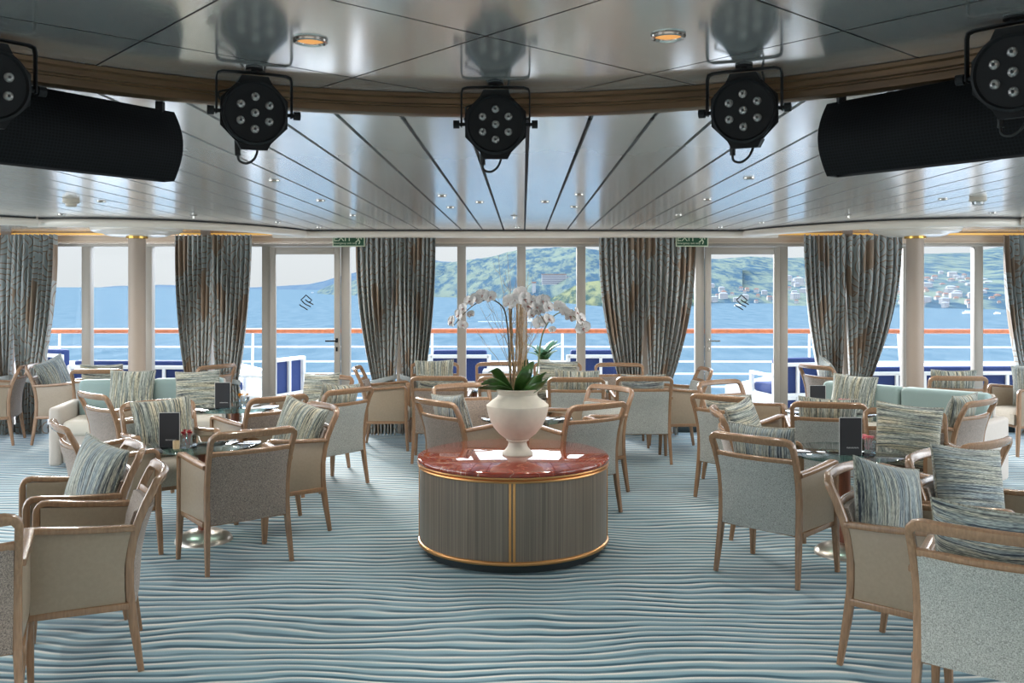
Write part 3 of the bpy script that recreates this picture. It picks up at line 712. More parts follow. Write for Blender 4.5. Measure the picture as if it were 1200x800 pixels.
# pillow mesh with stripes following u or v
def pillow_mesh(w, h, T, mat, turn):
    b = bmesh.new(); uvl = b.loops.layers.uv.new('UVMap'); n = 18
    def P(u, v, s):
        x = w/2*u*(1-.075*(1-v*v)); z = h/2*v*(1-.075*(1-u*u))
        t = T/2*((1-abs(u)**2.6)*(1-abs(v)**2.6))**.5
        t += .006*math.sin(u*5+v*3)*(1-u*u)*(1-v*v)
        return Vector((x, s*t, z))
    G = {}
    for s in (1, -1):
        for i in range(n+1):
            for j in range(n+1):
                u = -math.cos(PI*i/n); v = -math.cos(PI*j/n)
                if s == -1 and (i in (0, n) or j in (0, n)): G[s, i, j] = G[1, i, j]
                else: G[s, i, j] = b.verts.new(P(u, v, s))
    for s in (1, -1):
        for i in range(n):
            for j in range(n):
                q = [(i, j), (i+1, j), (i+1, j+1), (i, j+1)]
                if s == 1: q = q[::-1]
                f = b.faces.new([G[s, a, c] for a, c in q]); f.smooth = True
                for l, (a, c) in zip(f.loops, q):
                    uu = -math.cos(PI*a/n)*.5; vv = -math.cos(PI*c/n)*.5
                    l[uvl].uv = (uu+(.5 if s > 0 else 3), vv) if not turn else (vv+(.5 if s > 0 else 3), uu)
    me = bpy.data.meshes.new('pillow'); b.to_mesh(me); b.free(); me.materials.append(mat)
    pts = []
    m = 14
    for k in range(m): pts.append(P(-1+2*k/m, -1, 0))
    for k in range(m): pts.append(P(1, -1+2*k/m, 0))
    for k in range(m): pts.append(P(1-2*k/m, 1, 0))
    for k in range(m): pts.append(P(-1, 1-2*k/m, 0))
    pm = MB().tube(pts, .0055, 6, closed=True).mesh('piping', M['piping'])
    return me, pm
PW = .415
PM = {('v', 0): pillow_mesh(PW, PW, .15, M['stripe_a'], False), ('h', 0): pillow_mesh(PW, PW, .15, M['stripe_a'], True),
      ('v', 1): pillow_mesh(PW, PW, .15, M['stripe_b'], False), ('h', 1): pillow_mesh(PW, PW, .15, M['stripe_b'], True)}
def pillow(label, group, loc, mat3, key):
    """mat3: rotation as Matrix"""
    t = empty('throw_pillow', loc); t.rotation_euler = mat3.to_euler(); tag(t, label, 'cushion', group)
    me, pm = PM[key]; link('cover', me, t); link('piping', pm, t); return t

# id: X, Z, heading, fabric, label, pillow(direction, tint, roll, lift, side shift)
CH = {
'N1': (-1.96, 4.14, -113, 'tweed', 'oak armchair nearest the camera on the left, shown side on with no cushion', None),
'N0': (-2.30, 4.72, -120, 'tweed', 'armchair behind the nearest left side-on chair, with a striped cushion in it', ('v', 1, -8, 0, 0)),
'D': (-2.57, 5.83, 55, 'tweed', 'empty armchair seen from behind at the left side of the near left glass table', None),
'A': (-1.74, 5.63, -38, 'tweed', 'taupe backed armchair seen from behind in front of the near left glass table', None),
'B': (-1.65, 6.36, -126, 'tweed', 'armchair with a striped cushion at the right side of the near left glass table', ('v', 0, -12, 0, 0)),
'E': (-3.16, 7.47, 42, 'tweed', 'beige backed armchair just in front of the left end of the left sofa', None),
'F': (-2.47, 6.50, 143, 'sage', 'armchair facing the camera behind the near left glass table, holding a striped cushion', ('v', 0, 3, 0, 0)),
'E2': (-2.07, 7.25, -48, 'tweed', 'empty tweed backed armchair at the right of the glass table by the left sofa', None),
'V': (-1.65, 7.76, -53, 'sage', 'grey backed armchair with cushion in the row just left of the centre aisle', ('v', 0, 6, 0.0, 0)),
'H2': (-1.93, 8.42, -150, 'sage', 'armchair half hidden behind the grey backed one, its cushion striped crosswise', ('h', 0, 4, .0, 0)),
'S': (-1.40, 9.60, 86, 'tweed', 'side-on armchair facing right in front of the curtains beside the left glass door', None),
'Q': (-.78, 8.90, 0, 'tweed', 'armchair seen from behind, leftmost of the four in the row behind the orchid', ('h', 0, 2, -.03, 0)),
'd': (-.15, 8.84, 1, 'sage', 'armchair seen from behind, second from left in the row behind the orchid', ('h', 0, -3, -.03, 0)),
'd2': (.50, 8.78, 3, 'sage', 'armchair seen from behind, third from left in the row, cushion above its rail', ('v', 0, 2, .03, 0)),
'W': (1.12, 8.86, 0, 'sage', 'armchair seen from behind, rightmost of the four in the row behind the orchid', ('h', 1, 0, -.02, 0)),
'S2': (1.55, 9.42, -93, 'sage', 'side-on armchair facing left in front of the curtains beside the right glass door', None),
'R1': (-.94, 9.84, 176, 'tweed', 'window row armchair facing the room, left of the centre, with an upright striped cushion', ('v', 0, 1, .01, 0)),
'R2': (-.25, 9.84, 179, 'tweed', 'window row armchair facing the room directly behind the orchid leaves, no cushion', None),
'R3': (.37, 9.84, 181, 'tweed', 'window row armchair facing the room just right of the orchid, crosswise striped cushion', ('h', 0, -2, .0, 0)),
'R4': (1.02, 9.74, 183, 'tweed', 'empty window row armchair facing the room beside the curtains left of the right door', None),
'CL1': (-.42, 7.01, 50, 'tweed', 'armchair with a cushion directly behind the left side of the red topped drum table', ('v', 1, -5, 0, 0)),
'CL2': (-.40, 7.64, 154, 'tweed', 'brown tweed armchair partly hidden behind the white urn on its left side', None),
'CR1': (.37, 6.86, -34, 'sage', 'empty grey backed armchair directly behind the right side of the red topped drum table', None),
'CR2': (.50, 7.54, -129, 'sage', 'empty armchair facing the urn table, behind the grey one at the drum table\'s right', None),
'G': (1.47, 5.41, 43, 'sage', 'grey backed armchair seen from behind right of the drum table, cushion over its rail', ('v', 1, 0, .015, .0)),
'I': (1.73, 4.10, 131, 'tweed', 'side-on armchair at the lower right with a diagonal striped cushion and full side panel', ('v', 1, -14, .0, 0)),
'K': (2.25, 4.45, 140, 'tweed', 'armchair at the right whose tilted cushion has crosswise stripes and shows its near arm', ('h', 1, -8, .01, 0)),
'J': (1.76, 3.43, 36, 'sage', 'grey backed armchair cut off by the bottom right corner of the picture', ('h', 1, 2, .02, 0)),
'L': (-2.20, 3.56, -26, 'tweed', 'armchair cut off at the lower left edge of the picture, only its corner showing', None),
'Z2': (1.62, 6.28, 97, 'tweed', 'armchair behind the grey backed one right of the drum, crosswise striped cushion facing us', ('h', 0, 6, .02, 0)),
'Z1': (1.70, 7.31, 42, 'sage', 'armchair, middle one of the three overlapping to the right of the centre aisle', ('h', 0, -3, -.03, 0)),
'Z0': (1.89, 7.94, 147, 'sage', 'armchair at the back of the three overlapping right of the centre aisle', None),
'Y': (2.26, 6.95, 14, 'sage', 'armchair seen from behind the dark menu card on the near right glass table', ('v', 0, 2, -.01, 0)),
'F2': (2.50, 5.99, -166, 'tweed', 'armchair facing the camera behind the near right glass table with a crosswise striped cushion', ('h', 0, -5, .02, 0)),
'E3': (3.17, 7.05, -41, 'tweed', 'armchair with pale curved rails in front of the right end of the right sofa', ('v', 0, 0, .0, 0)),
'D3': (2.33, 5.26, -36, 'sage', 'empty pale railed armchair seen past the tilted cushion at the right', None),
'P1': (4.06, 8.90, 6, 'sage', 'armchair behind the right sofa with a striped cushion above its rail', ('v', 0, 0, .02, 0)),
'P2': (5.00, 9.30, -93, 'tweed', 'side-on armchair at the far right edge by the window, facing left with a cushion', ('v', 1, 8, .02, 0)),
'U1': (-4.89, 9.95, 88, 'tweed', 'side-on armchair facing right by the far left curtain with a tilted cushion', ('v', 1, 14, .03, 0)),
'U0': (-5.60, 9.85, -106, 'tweed', 'armchair at the far left edge seen side on with its back towards the curtain', None),
'U2': (-4.30, 9.62, -6, 'sage', 'armchair behind the left sofa beside the column, seen from behind', ('h', 0, 0, .01, 0)),
'U3': (-3.50, 10.02, -60, 'tweed', 'armchair whose top corner shows above the left sofa before the curtains', None),
'U4': (3.36, 9.95, 65, 'tweed', 'armchair whose top corner and pale cushion show above the right sofa', ('v', 1, 10, .03, 0)),
}
pil_where = {
'N0': 'on the second chair from the left foreground', 'B': 'leaning in the chair right of the near left table', 'F': 'in the camera facing chair behind the near left table',
'V': 'inside the grey backed chair left of the aisle', 'H2': 'with crosswise stripes behind the grey backed chair left of the aisle', 'Q': 'low behind the rail of the leftmost chair in the orchid row',
'd': 'low behind the rail of the chair hidden by orchid leaves', 'd2': 'upright striped, rising over the rail just right of the urn', 'W': 'low behind the rail of the rightmost chair in the orchid row',
'R1': 'upright striped in the window row left of the orchid', 'R3': 'crosswise striped in the window row right of the orchid', 'CL1': 'pale blue grey in the chair left behind the drum table',
'G': 'behind the open rail of the grey chair right of the drum', 'I': 'diagonal striped in the side-on chair at the lower right', 'K': 'large tilted crosswise striped at the right edge',
'J': 'over the rail of the chair cut off at the bottom right', 'Z2': 'facing us above the grey backed chair right of the drum', 'Z1': 'behind the rail of the middle of three chairs right of the aisle',
'Y': 'behind the rail of the chair next to the near right menu card', 'F2': 'wide crosswise striped behind the near right glass table', 'E3': 'in the chair before the right end of the right sofa',
'P1': 'in the chair behind the right sofa', 'P2': 'blue grey in the side-on chair at the far right', 'U1': 'tilted in the side-on chair by the far left curtain', 'U2': 'low in the chair behind the left sofa',
'U4': 'pale, peeking over the right sofa by the curtain'}
TW = {'I': 20, 'K': 22, 'N0': -25, 'B': -24, 'Z2': 30, 'U1': 18, 'P2': -38, 'CL1': 0, 'U4': 30, 'E3': 0}
for key, (X, Z, th, fab, lab, pil) in CH.items():
    c = copy_tree(proto[fab]); c.location = (X, Z, 0); c.rotation_euler = (0, 0, -math.radians(th)); tag(c, lab, 'chair', 'oak framed lounge armchairs')
    if pil:
        d, tint, roll, lift, sh = pil; tw = TW.get(key, 0)
        Rc = Matrix.Rotation(-math.radians(th), 3, 'Z')
        loc = Vector((X, Z, 0))+Rc @ Vector((sh, -.125+.0004*abs(tw), .652+lift))
        R = Rc @ Matrix.Rotation(-math.radians(tw), 3, 'Z') @ Matrix.Rotation(math.radians(15), 3, 'X') @ Matrix.Rotation(math.radians(roll), 3, 'Y')
        pillow('striped cushion '+pil_where[key], 'striped throw cushions', loc, R, (d, tint))
for k in proto.values(): remove_tree(k)

# ------------------------------------------------------------------ sofas
def sofa(loc, rz, length, label, nb, arms=(1, 1), depth=.80):
    t = tag(empty('sofa', loc, rz), label, 'sofa', None); L2 = length/2
    # local: back along x at y=0, seat towards -y
    MB().box((-L2, -depth+.04, .05), (L2, .0, .30), .02).build('base', M['sofa_beige'], t)
    n = nb; w = length/n
    for k in range(n):
        a = -L2+k*w
        MB().box((a+.006, -depth+.02, .29), (a+w-.006, -.14, .43), .035, 3).build('seat_cushion', M['cream'], t)
        MB().box((a+.006, -.15, .40), (a+w-.006, .0, .755), .04, 3).build('back_cushion', M['sofa_teal'], t)
    MB().box((-L2, -.005, .08), (L2, .05, .74), .02).build('back_panel', M['sofa_beige'], t)
    for s, on in zip((-1, 1), arms):
        if on: MB().box((s*(L2+.055)-.05, -depth, .03), (s*(L2+.055)+.05, .05, .56), .03, 3).build('arm', M['sofa_beige'], t)
    for sx in (-1, 1):
        for y in (-depth+.12, -.1): MB().box((sx*(L2-.1)-.02, y-.02, 0), (sx*(L2-.1)+.02, y+.02, .055), .003).build('leg', M['black'], t)
    return t
sofa((-3.63, 9.16, 0), math.radians(10), 1.34, 'teal backed sofa on the left in front of the column', 2, (1, 0), .66)
sofa((3.46, 8.40, 0), math.radians(-46), 1.50, 'teal backed sofa on the right in front of the column', 2, (0, 1), .72)
def rzm(a): return Matrix.Rotation(a, 3, 'Z')
def sofa_pillow(x, z, h, rz, roll, key, label):
    pillow(label, 'striped throw cushions', (x, z, h), rzm(rz) @ Matrix.Rotation(math.radians(-16), 3, 'X') @ Matrix.Rotation(math.radians(roll), 3, 'Y') , key)
sofa_pillow(-3.76, 8.93, .645, math.radians(10), 1, ('v', 0), 'striped cushion at the left end of the left sofa')
sofa_pillow(-3.14, 8.97, .635, math.radians(10), -2, ('h', 0), 'crosswise striped cushion at the right end of the left sofa')
sofa_pillow(3.03, 8.55, .635, math.radians(-40), 2, ('v', 0), 'striped cushion at the left end of the right sofa')

# ------------------------------------------------------------------ glass tables
def glass_table(X, Z, label, r=.36):
    t = tag(empty('glass_table', (X, Z, 0)), label, 'table', 'round glass tables')
    MB().lathe([(0, .618), (r-.004, .618), (r, .621), (r, .627), (r-.004, .63), (0, .63)], 64).build('table_top', M['glass_top'], t)
    MB().lathe([(0, .600), (.16, .600), (.165, .606), (.16, .617), (0, .617)], 40).build('support_plate', M['steel'], t)
    MB().lathe([(.036, .045), (.036, .60)], 24).build('pedestal', M['redwood'], t)
    MB().lathe([(.0, .075), (.05, .072), (.10, .062), (.15, .042), (.178, .018), (.182, .0), (0, 0)], 48).build('base', M['satin_steel'], t)
    return t
glass_table(-2.08, 6.06, 'near left round glass table with a dark menu card and red flowers')
glass_table(-2.45, 7.92, 'round glass table in front of the left sofa with yellow flowers')
glass_table(1.99, 5.76, 'near right round glass table with a dark menu card and pink flowers')
glass_table(2.52, 7.62, 'round glass table in front of the right sofa with a menu card')
glass_table(.03, 7.28, 'round glass table behind the drum table and white urn')
glass_table(-2.88, 4.32, 'round glass table at the lower left edge, only its rim showing')
glass_table(-.50, 9.38, 'small round glass table in the window row left of the urn', .3)
glass_table(.75, 9.36, 'small round glass table in the window row right of the urn', .3)
TT = .6305
def menu_card(X, Z, rz, label, s=1.0, h=.215, w=.125):
    t = tag(empty('menu_card', (X, Z, TT), rz), label, 'menu', 'dark menu cards'); d = .045
    w *= s; h *= s
    mb = MB(); mb.box((-w/2, -d, 0), (w/2, -d+.003, h)).build('front_cover', M['card_black'], t, smooth=False)
    MB().box((-w/2-.004, -d+.0031, .0), (w/2+.004, -d+.006, h+.003)).build('inner_page', M['paper'], t, smooth=False)
    a = MB(); a.poly([(0, 0), (w, 0), (w, .003), (0, .003)], 0, h); a.build('back_cover', M['card_black'], t, loc=(-w/2, -d+.0065, 0), rot=(0, 0, math.radians(20)), smooth=False)
    # tiny line of pale lettering, too small to read in the photograph
    a = MB(); n = 10; lw = w*.56
    for k in range(n):
        x0 = -lw/2+k*lw/n+w*.1
        a.box((x0, -d-.0006, h*.185), (x0+lw/n*.28, -d+.0002, h*.215)); a.box((x0, -d-.0006, h*(.185 if k % 2 else .208)), (x0+lw/n*.75, -d+.0002, h*(.192 if k % 2 else .215)))
    a.build('lettering', M['paper'], t, smooth=False)
menu_card(-2.26, 5.98, math.radians(2), 'dark menu card standing on the near left glass table')
menu_card(-2.54, 7.90, math.radians(2), 'dark menu card on the glass table before the left sofa', h=.21)
menu_card(1.985, 5.68, math.radians(0), 'dark menu card standing on the near right glass table', 1.05)
menu_card(2.40, 7.62, math.radians(0), 'dark menu card on the glass table before the right sofa')
def posy(X, Z, mat, label, s=1.0, n=9):
    t = tag(empty('flower_glass', (X, Z, TT)), label, 'flower vase', None); w = .037*s; h = .085*s; rnd = random.Random(int(X*100))
    mb = MB()
    for a, b in (((-w, -w), (w, -w+.004)), ((-w, w-.004), (w, w)), ((-w, -w+.004), (-w+.004, w-.004)), ((w-.004, -w+.004), (w, w-.004))): mb.box((a[0], a[1], 0), (b[0], b[1], h))
    mb.box((-w, -w, 0), (w, w, .008)); mb.build('glass_cube', M['glass_clear'], t, smooth=False)
    MB().box((-w+.006, -w+.006, .009), (w-.006, w-.006, h*.75), .002).build('pebbles', M['glass_clear'], t)
    for k in range(n):
        x, y = rnd.uniform(-w, w), rnd.uniform(-w*.8, w*.8); z = h+rnd.uniform(.0, .014); f = MB()
        for q in range(7):
            a = q*2*PI/7; r = .015*s
            c = [(x, y, z), (x+r*.7*math.cos(a-.35), y+r*.7*math.sin(a-.35), z+.004), (x+r*math.cos(a), y+r*math.sin(a), z+.006), (x+r*.7*math.cos(a+.35), y+r*.7*math.sin(a+.35), z+.004)]
            f.face([f.bm.verts.new(p) for p in c])
            f.face([f.bm.verts.new((p[0], p[1], p[2]+.006*(i > 0)+.002)) for i, p in enumerate(c)])
        f.tube([(x*.3, y*.3, .02), (x, y, z)], .0015, 5)
        f.build('blossom', mat, t)
posy(-2.12, 5.90, M['red_petal'], 'small glass cube of red flowers on the near left table')
posy(-2.38, 7.93, M['yellow_petal'], 'small glass cube of yellow flowers before the left sofa')
posy(2.12, 5.72, M['pink_petal'], 'small glass cube of pink flowers on the near right table')
posy(2.60, 7.55, M['pink_petal'], 'small glass cube of pale flowers before the right sofa')
posy(-.42, 9.30, M['pink_petal'], 'small glass of flowers on the window row table left of the urn', .8)
t = tag(MB().lathe([(0, 0), (.02, 0), (.021, .05), (.017, .05), (.016, .01), (0, .01)], 20).build('candle_cup', M['amber'], loc=(-2.185, 5.86, TT)), 'small amber candle cup beside the red flowers', 'candle holder')
def tent(X, Z, label, rz=.2):
    t = MB(); t.face([t.bm.verts.new(p) for p in ((-.04, -.03, 0), (.04, -.03, 0), (.04, 0, .085), (-.04, 0, .085))]); t.face([t.bm.verts.new(p) for p in ((-.04, .03, 0), (-.04, 0, .085), (.04, 0, .085), (.04, .03, 0))])
    o = t.build('table_card', M['paper'], loc=(X, Z, TT), rot=(0, 0, rz), smooth=False); tag(o, label, 'table card', None); m_ = o.modifiers.new('thick', 'SOLIDIFY'); m_.thickness = .001
tent(-.52, 9.22, 'white tent card on the window row table left of the urn'); tent(.80, 9.22, 'white tent card on the window row table right of the urn', -.3)
tag(MB().box((-.06, -.04, 0), (.06, .04, .006), .002).build('napkin', M['paper'], loc=(-2.22, 7.86, TT)) if False else MB().box((-.05, -.04, 0), (.05, .04, .006), .002).build('napkin', M['paper'], loc=(-2.25, 7.80, TT), rot=(0, 0, .4)), 'folded white napkin on the table before the left sofa', 'napkin')

# ------------------------------------------------------------------ drum table with marble top
DX, DZ, RR = -.0625, 5.92, .607
d = tag(empty('drum_table', (DX, DZ, 0)), 'large round cabinet table with red marble top in the middle of the carpet', 'table')
MB().lathe([(0, .0), (RR-.045, 0), (RR-.045, .06), (0, .06)], 96).build('plinth', M['sill_dark'], d)
MB().lathe([(RR-.014, .055), (RR-.014, .535)], 128).build('body', M['veneer'], d)
MB().lathe([(0, .556), (RR-.01, .556), (RR-.001, .559), (RR+.002, .566), (RR+.002, .576), (RR-.003, .584), (RR-.014, .588), (0, .588)], 128).build('marble_top', M['marble'], d)
MB().lathe([(RR-.021, .522), (RR-.006, .524), (RR-.003, .530), (RR-.006, .537), (RR-.012, .540), (RR-.002, .545), (RR+.0, .550), (RR-.003, .5555), (RR-.03, .5555)], 128).build('top_band', M['brass'], d)
MB().lathe([(RR-.02, .05), (RR-.004, .052), (RR-.001, .060), (RR-.004, .070), (RR-.010, .074), (RR-.021, .075)], 128).build('bottom_band', M['brass'], d)
for a0 in (-90, 0, 90, 180):
    a = math.radians(a0); mb = MB()
    for da in (-.020, .020):
        c, s_ = math.cos(a+da), math.sin(a+da); R_ = RR-.011
        mb.sweep([(R_*c, R_*s_, .07), (R_*c, R_*s_, .525)], (.015, .008), (-s_, c, 0))
    mb.build('upright_trim', M['brass'], d)

# white urn
UX, UZ = -.035, 5.90
u = tag(MB().lathe([(0, 0), (.098, 0), (.100, .006), (.096, .014), (.082, .028), (.066, .048), (.058, .072), (.060, .084), (.072, .092), (.070, .098), (.080, .104), (.118, .135), (.152, .175), (.178, .225), (.192, .275), (.197, .305), (.197, .314), (.190, .320), (.160, .345), (.132, .365), (.124, .380), (.128, .395), (.142, .408), (.152, .412), (.153, .418), (.146, .420), (.130, .410), (.116, .392), (.114, .378)], 72).build('urn', M['urn'], loc=(UX, UZ, .588)), 'large cream pedestal urn on the red marble table top', 'vase')

# ------------------------------------------------------------------ orchid arrangement
VT = .588+.40
orc = tag(empty('orchid_arrangement', (UX, UZ, VT)), 'white orchids with dark leaves and bare twigs growing from the cream urn', 'plant')
def loc_px(x, y, dz=0): # point in the orchid's own frame, at depth UZ+dz
    z = UZ+dz; return Vector(((x-613)/1090*z-UX, dz, EYE-(y-336)*z/1090-VT))
MB().lathe([(0, -.012), (.05, -.010), (.11, -.018), (.112, -.03)], 32).build('moss', M['moss'], orc)
def smooth_path(pts, n=6):
    r = []
    for i in range(len(pts)-1):
        p0, p1, p2, p3 = pts[max(i-1, 0)], pts[i], pts[i+1], pts[min(i+2, len(pts)-1)]
        for k in range(n): t = k/n; r.append(.5*((2*p1)+(-p0+p2)*t+(2*p0-5*p1+4*p2-p3)*t*t+(-p0+3*p1-3*p2+p3)*t**3))
    r.append(pts[-1]); return r
stems = [([(600, 462, 0), (597, 430, .0), (596, 400, -.02), (592, 366, -.03), (583, 354, -.05), (572, 351, -.06), (557, 356, -.07), (544, 367, -.08), (532, 381, -.09)], 'stem'),
         ([(603, 462, .03), (601, 420, .03), (599, 385, .02), (600, 360, .0), (608, 350, -.04), (620, 352, -.07), (630, 364, -.09), (640, 380, -.1)], 'stem'),
         ([(622, 462, .0), (629, 438, .02), (633, 405, .03), (637, 388, .03), (646, 373, .02), (657, 366, .0), (670, 369, -.02), (683, 380, -.04)], 'stem_green')]
for pts, m in stems:
    P_ = smooth_path([loc_px(a, b, c) for a, b, c in pts]); n = len(P_)
    MB().tube(P_, [.006-.0035*i/n for i in range(n)], 7).build('flower_stem', M[m], orc)
for x0, x1, y1 in ((602, 606, 344), (606, 610, 352), (609, 612, 348), (612, 604, 338), (598, 597, 360), (615, 617, 356)):
    MB().tube([loc_px(x0, 462, .03), loc_px((x0+x1)/2+1, 410, .03), loc_px(x1, y1, .02)], [.0055, .005, .0045], 7).build('cane', M['twig'], orc)
rnd = random.Random(3)
for k in range(26):
    x0 = 603+rnd.uniform(-6, 8); sgn = rnd.choice((-1, 1)); sp_ = rnd.uniform(2, 44)*sgn; top = rnd.uniform(296, 380)
    if abs(sp_) > 25: top = rnd.uniform(345, 400)
    dz = rnd.uniform(-.05, .08); pts = [loc_px(x0, 455, 0)]
    for q in range(1, 8):
        f = q/7; pts.append(loc_px(x0+sp_*f**1.4+rnd.uniform(-1.6, 1.6), 455+(top-455)*f, dz*f))
    mb = MB(); mb.tube(pts, [.0022-.0014*i/7 for i in range(8)], 5)
    for q in (4, 5, 6):
        p = pts[q]; s2 = rnd.choice((-1, 1)); mb.tube([p, p+Vector((s2*.03, rnd.uniform(-.02, .02), .03)), p+Vector((s2*.045+rnd.uniform(-.01, .01), 0, .075))], [.0012, .001, .0007], 4)
    mb.build('twig', M['twig'], orc)
# leaves
def leaf(pts, wmax, name='leaf', mat='leaf', parent=None, fold=.25, side=None):
    P_ = smooth_path(pts, 5); n = len(P_); mb = MB(); rows = []
    for i, p in enumerate(P_):
        T = (P_[min(i+1, n-1)]-P_[max(i-1, 0)]).normalized(); sd = Vector(side) if side else T.cross(Vector((0, 1, 0)))
        if sd.length < .2: sd = Vector((1, 0, 0))
        sd = (sd-T*sd.dot(T)).normalized(); up = sd.cross(T); t = i/(n-1); w = wmax*(math.sin(PI*min(1, t*.93+.07))**.6)*(1 if t < .97 else .3)
        rows.append([mb.bm.verts.new(p+sd*(w*a)+up*(w*fold*abs(a)**1.3)) for a in (-1, -.5, 0, .5, 1)])
    for i in range(n-1):
        for j in range(4): mb.face([rows[i][j], rows[i][j+1], rows[i+1][j+1], rows[i+1][j]])
    o = mb.build(name, M[mat], parent, angle=80); q = o.modifiers.new('thick', 'SOLIDIFY'); q.thickness = .0025
    return o
LV = [([(600, 460, 0), (590, 446, -.03), (580, 433, -.08), (572, 436, -.12)], .032, (.75, -.3, .6)),
      ([(600, 460, 0), (588, 452, -.06), (575, 446, -.12), (563, 450, -.16)], .028, (.3, -.4, .9)),
      ([(602, 461, 0), (592, 456, -.05), (577, 453, -.10), (560, 454, -.13)], .024, (.1, -.6, .8)),
      ([(606, 460, 0), (611, 446, -.06), (619, 434, -.09), (625, 423, -.06)], .040, (.85, -.25, .4)),
      ([(608, 460, 0), (620, 452, -.08), (632, 444, -.13), (641, 436, -.13)], .036, (.5, -.5, .8)),
      ([(610, 460, -.02), (624, 456, -.10), (637, 450, -.12), (646, 440, -.10)], .030, (.4, -.6, .8)),
      ([(606, 459, .05), (610, 444, .08), (614, 430, .1), (618, 420, .1)], .030, (1, .2, 0)),
      ([(600, 459, .05), (590, 448, .08), (583, 440, .1), (577, 438, .13)], .030, (.6, .2, .6))]
for pts, w, sd in LV: leaf([loc_px(a, b, c) for a, b, c in pts], w, parent=orc, side=sd)
# blossoms
def blossom_mesh():
    b = MB()
    def petal(ang, L, wd, cup, pw=1.0):
        rows = []
        for i in range(7):
            t = i/6; w = wd*math.sin(PI*min(1, (.06+t*.94)))**.55*(t*1.5 if t < .3 else 1)*(1 if t < .99 else .35)
            row = []
            for a in (-1, -.5, 0, .5, 1):
                x = a*w; y = t*L; z = cup*(t**1.5)+.006*(a*a)*1.0
                row.append(b.bm.verts.new((x*math.cos(ang)-y*math.sin(ang), -z, x*math.sin(ang)+y*math.cos(ang))))
            rows.append(row)
        for i in range(6):
            for j in range(4): b.face([rows[i][j], rows[i][j+1], rows[i+1][j+1], rows[i+1][j]])
    petal(0, .040, .016, -.003); petal(math.radians(135), .038, .014, -.004); petal(math.radians(-135), .038, .014, -.004)
    petal(math.radians(72), .046, .029, .004); petal(math.radians(-72), .046, .029, .004)
    me = b.mesh('blossom', M['petal'], angle=80)
    l = MB(); l.lathe([(0, -.006), (.006, -.004), (.008, .002), (.004, .010), (0, .012)], 10)
    for v in l.bm.verts: v.co = Vector((v.co.x, -.006-v.co.z*.9, v.co.y-.006))
    n0_ = len(l.bm.verts)
    l.tube([(0, -.008, -.008), (0, -.020, -.016), (0, -.022, -.026)], [.006, .005, .002], 6); l.tube([(0, -.01, -.006), (-.009, -.016, -.002)], [.004, .003], 5); l.tube([(0, -.01, -.006), (.009, -.016, -.002)], [.004, .003], 5)
    return me, l.mesh('lip', M['lip'])
BL, LIP = blossom_mesh()
FL = [(530, 377, 1, -60), (538, 369, .85, -50), (542, 381, .8, 20), (543, 361, .8, -40), (552, 368, .6, -20), (551, 353, .95, -30), (558, 350, .9, 10), (566, 346, 1.0, -15), (574, 348, .95, 20),
      (596, 354, 1.15, 150), (603, 351, 1.1, 170), (609, 343, 1.0, 160), (614, 350, 1.15, 40), (617, 359, 1.1, 60), (622, 368, .9, 50), (624, 353, 1.0, -10), (629, 360, .9, 20), (636, 352, 1.0, 10), (634, 364, .9, -20), (642, 360, .9, 40), (632, 378, 1.05, 165), (643, 374, .9, 30), (647, 386, .55, 10),
      (655, 360, 1.05, 150), (661, 365, 1.0, 140), (668, 370, 1.05, 30), (675, 366, .9, 70), (680, 374, 1.0, 50), (683, 384, 1.1, 5)]
for k, (x, y, s, rz) in enumerate(FL):
    dz = -.06-.05*abs(math.sin(k*1.7)) if x < 650 else -.03-.03*abs(math.sin(k))
    o = link('blossom', BL, orc, loc_px(x, y, dz), (math.radians(-12+18*math.sin(k*2.3)), math.radians(20*math.sin(k*1.3)), math.radians(rz))); o.scale = (s*1.07,)*3
    link('lip', LIP, o, None, None).scale = (.75,)*3

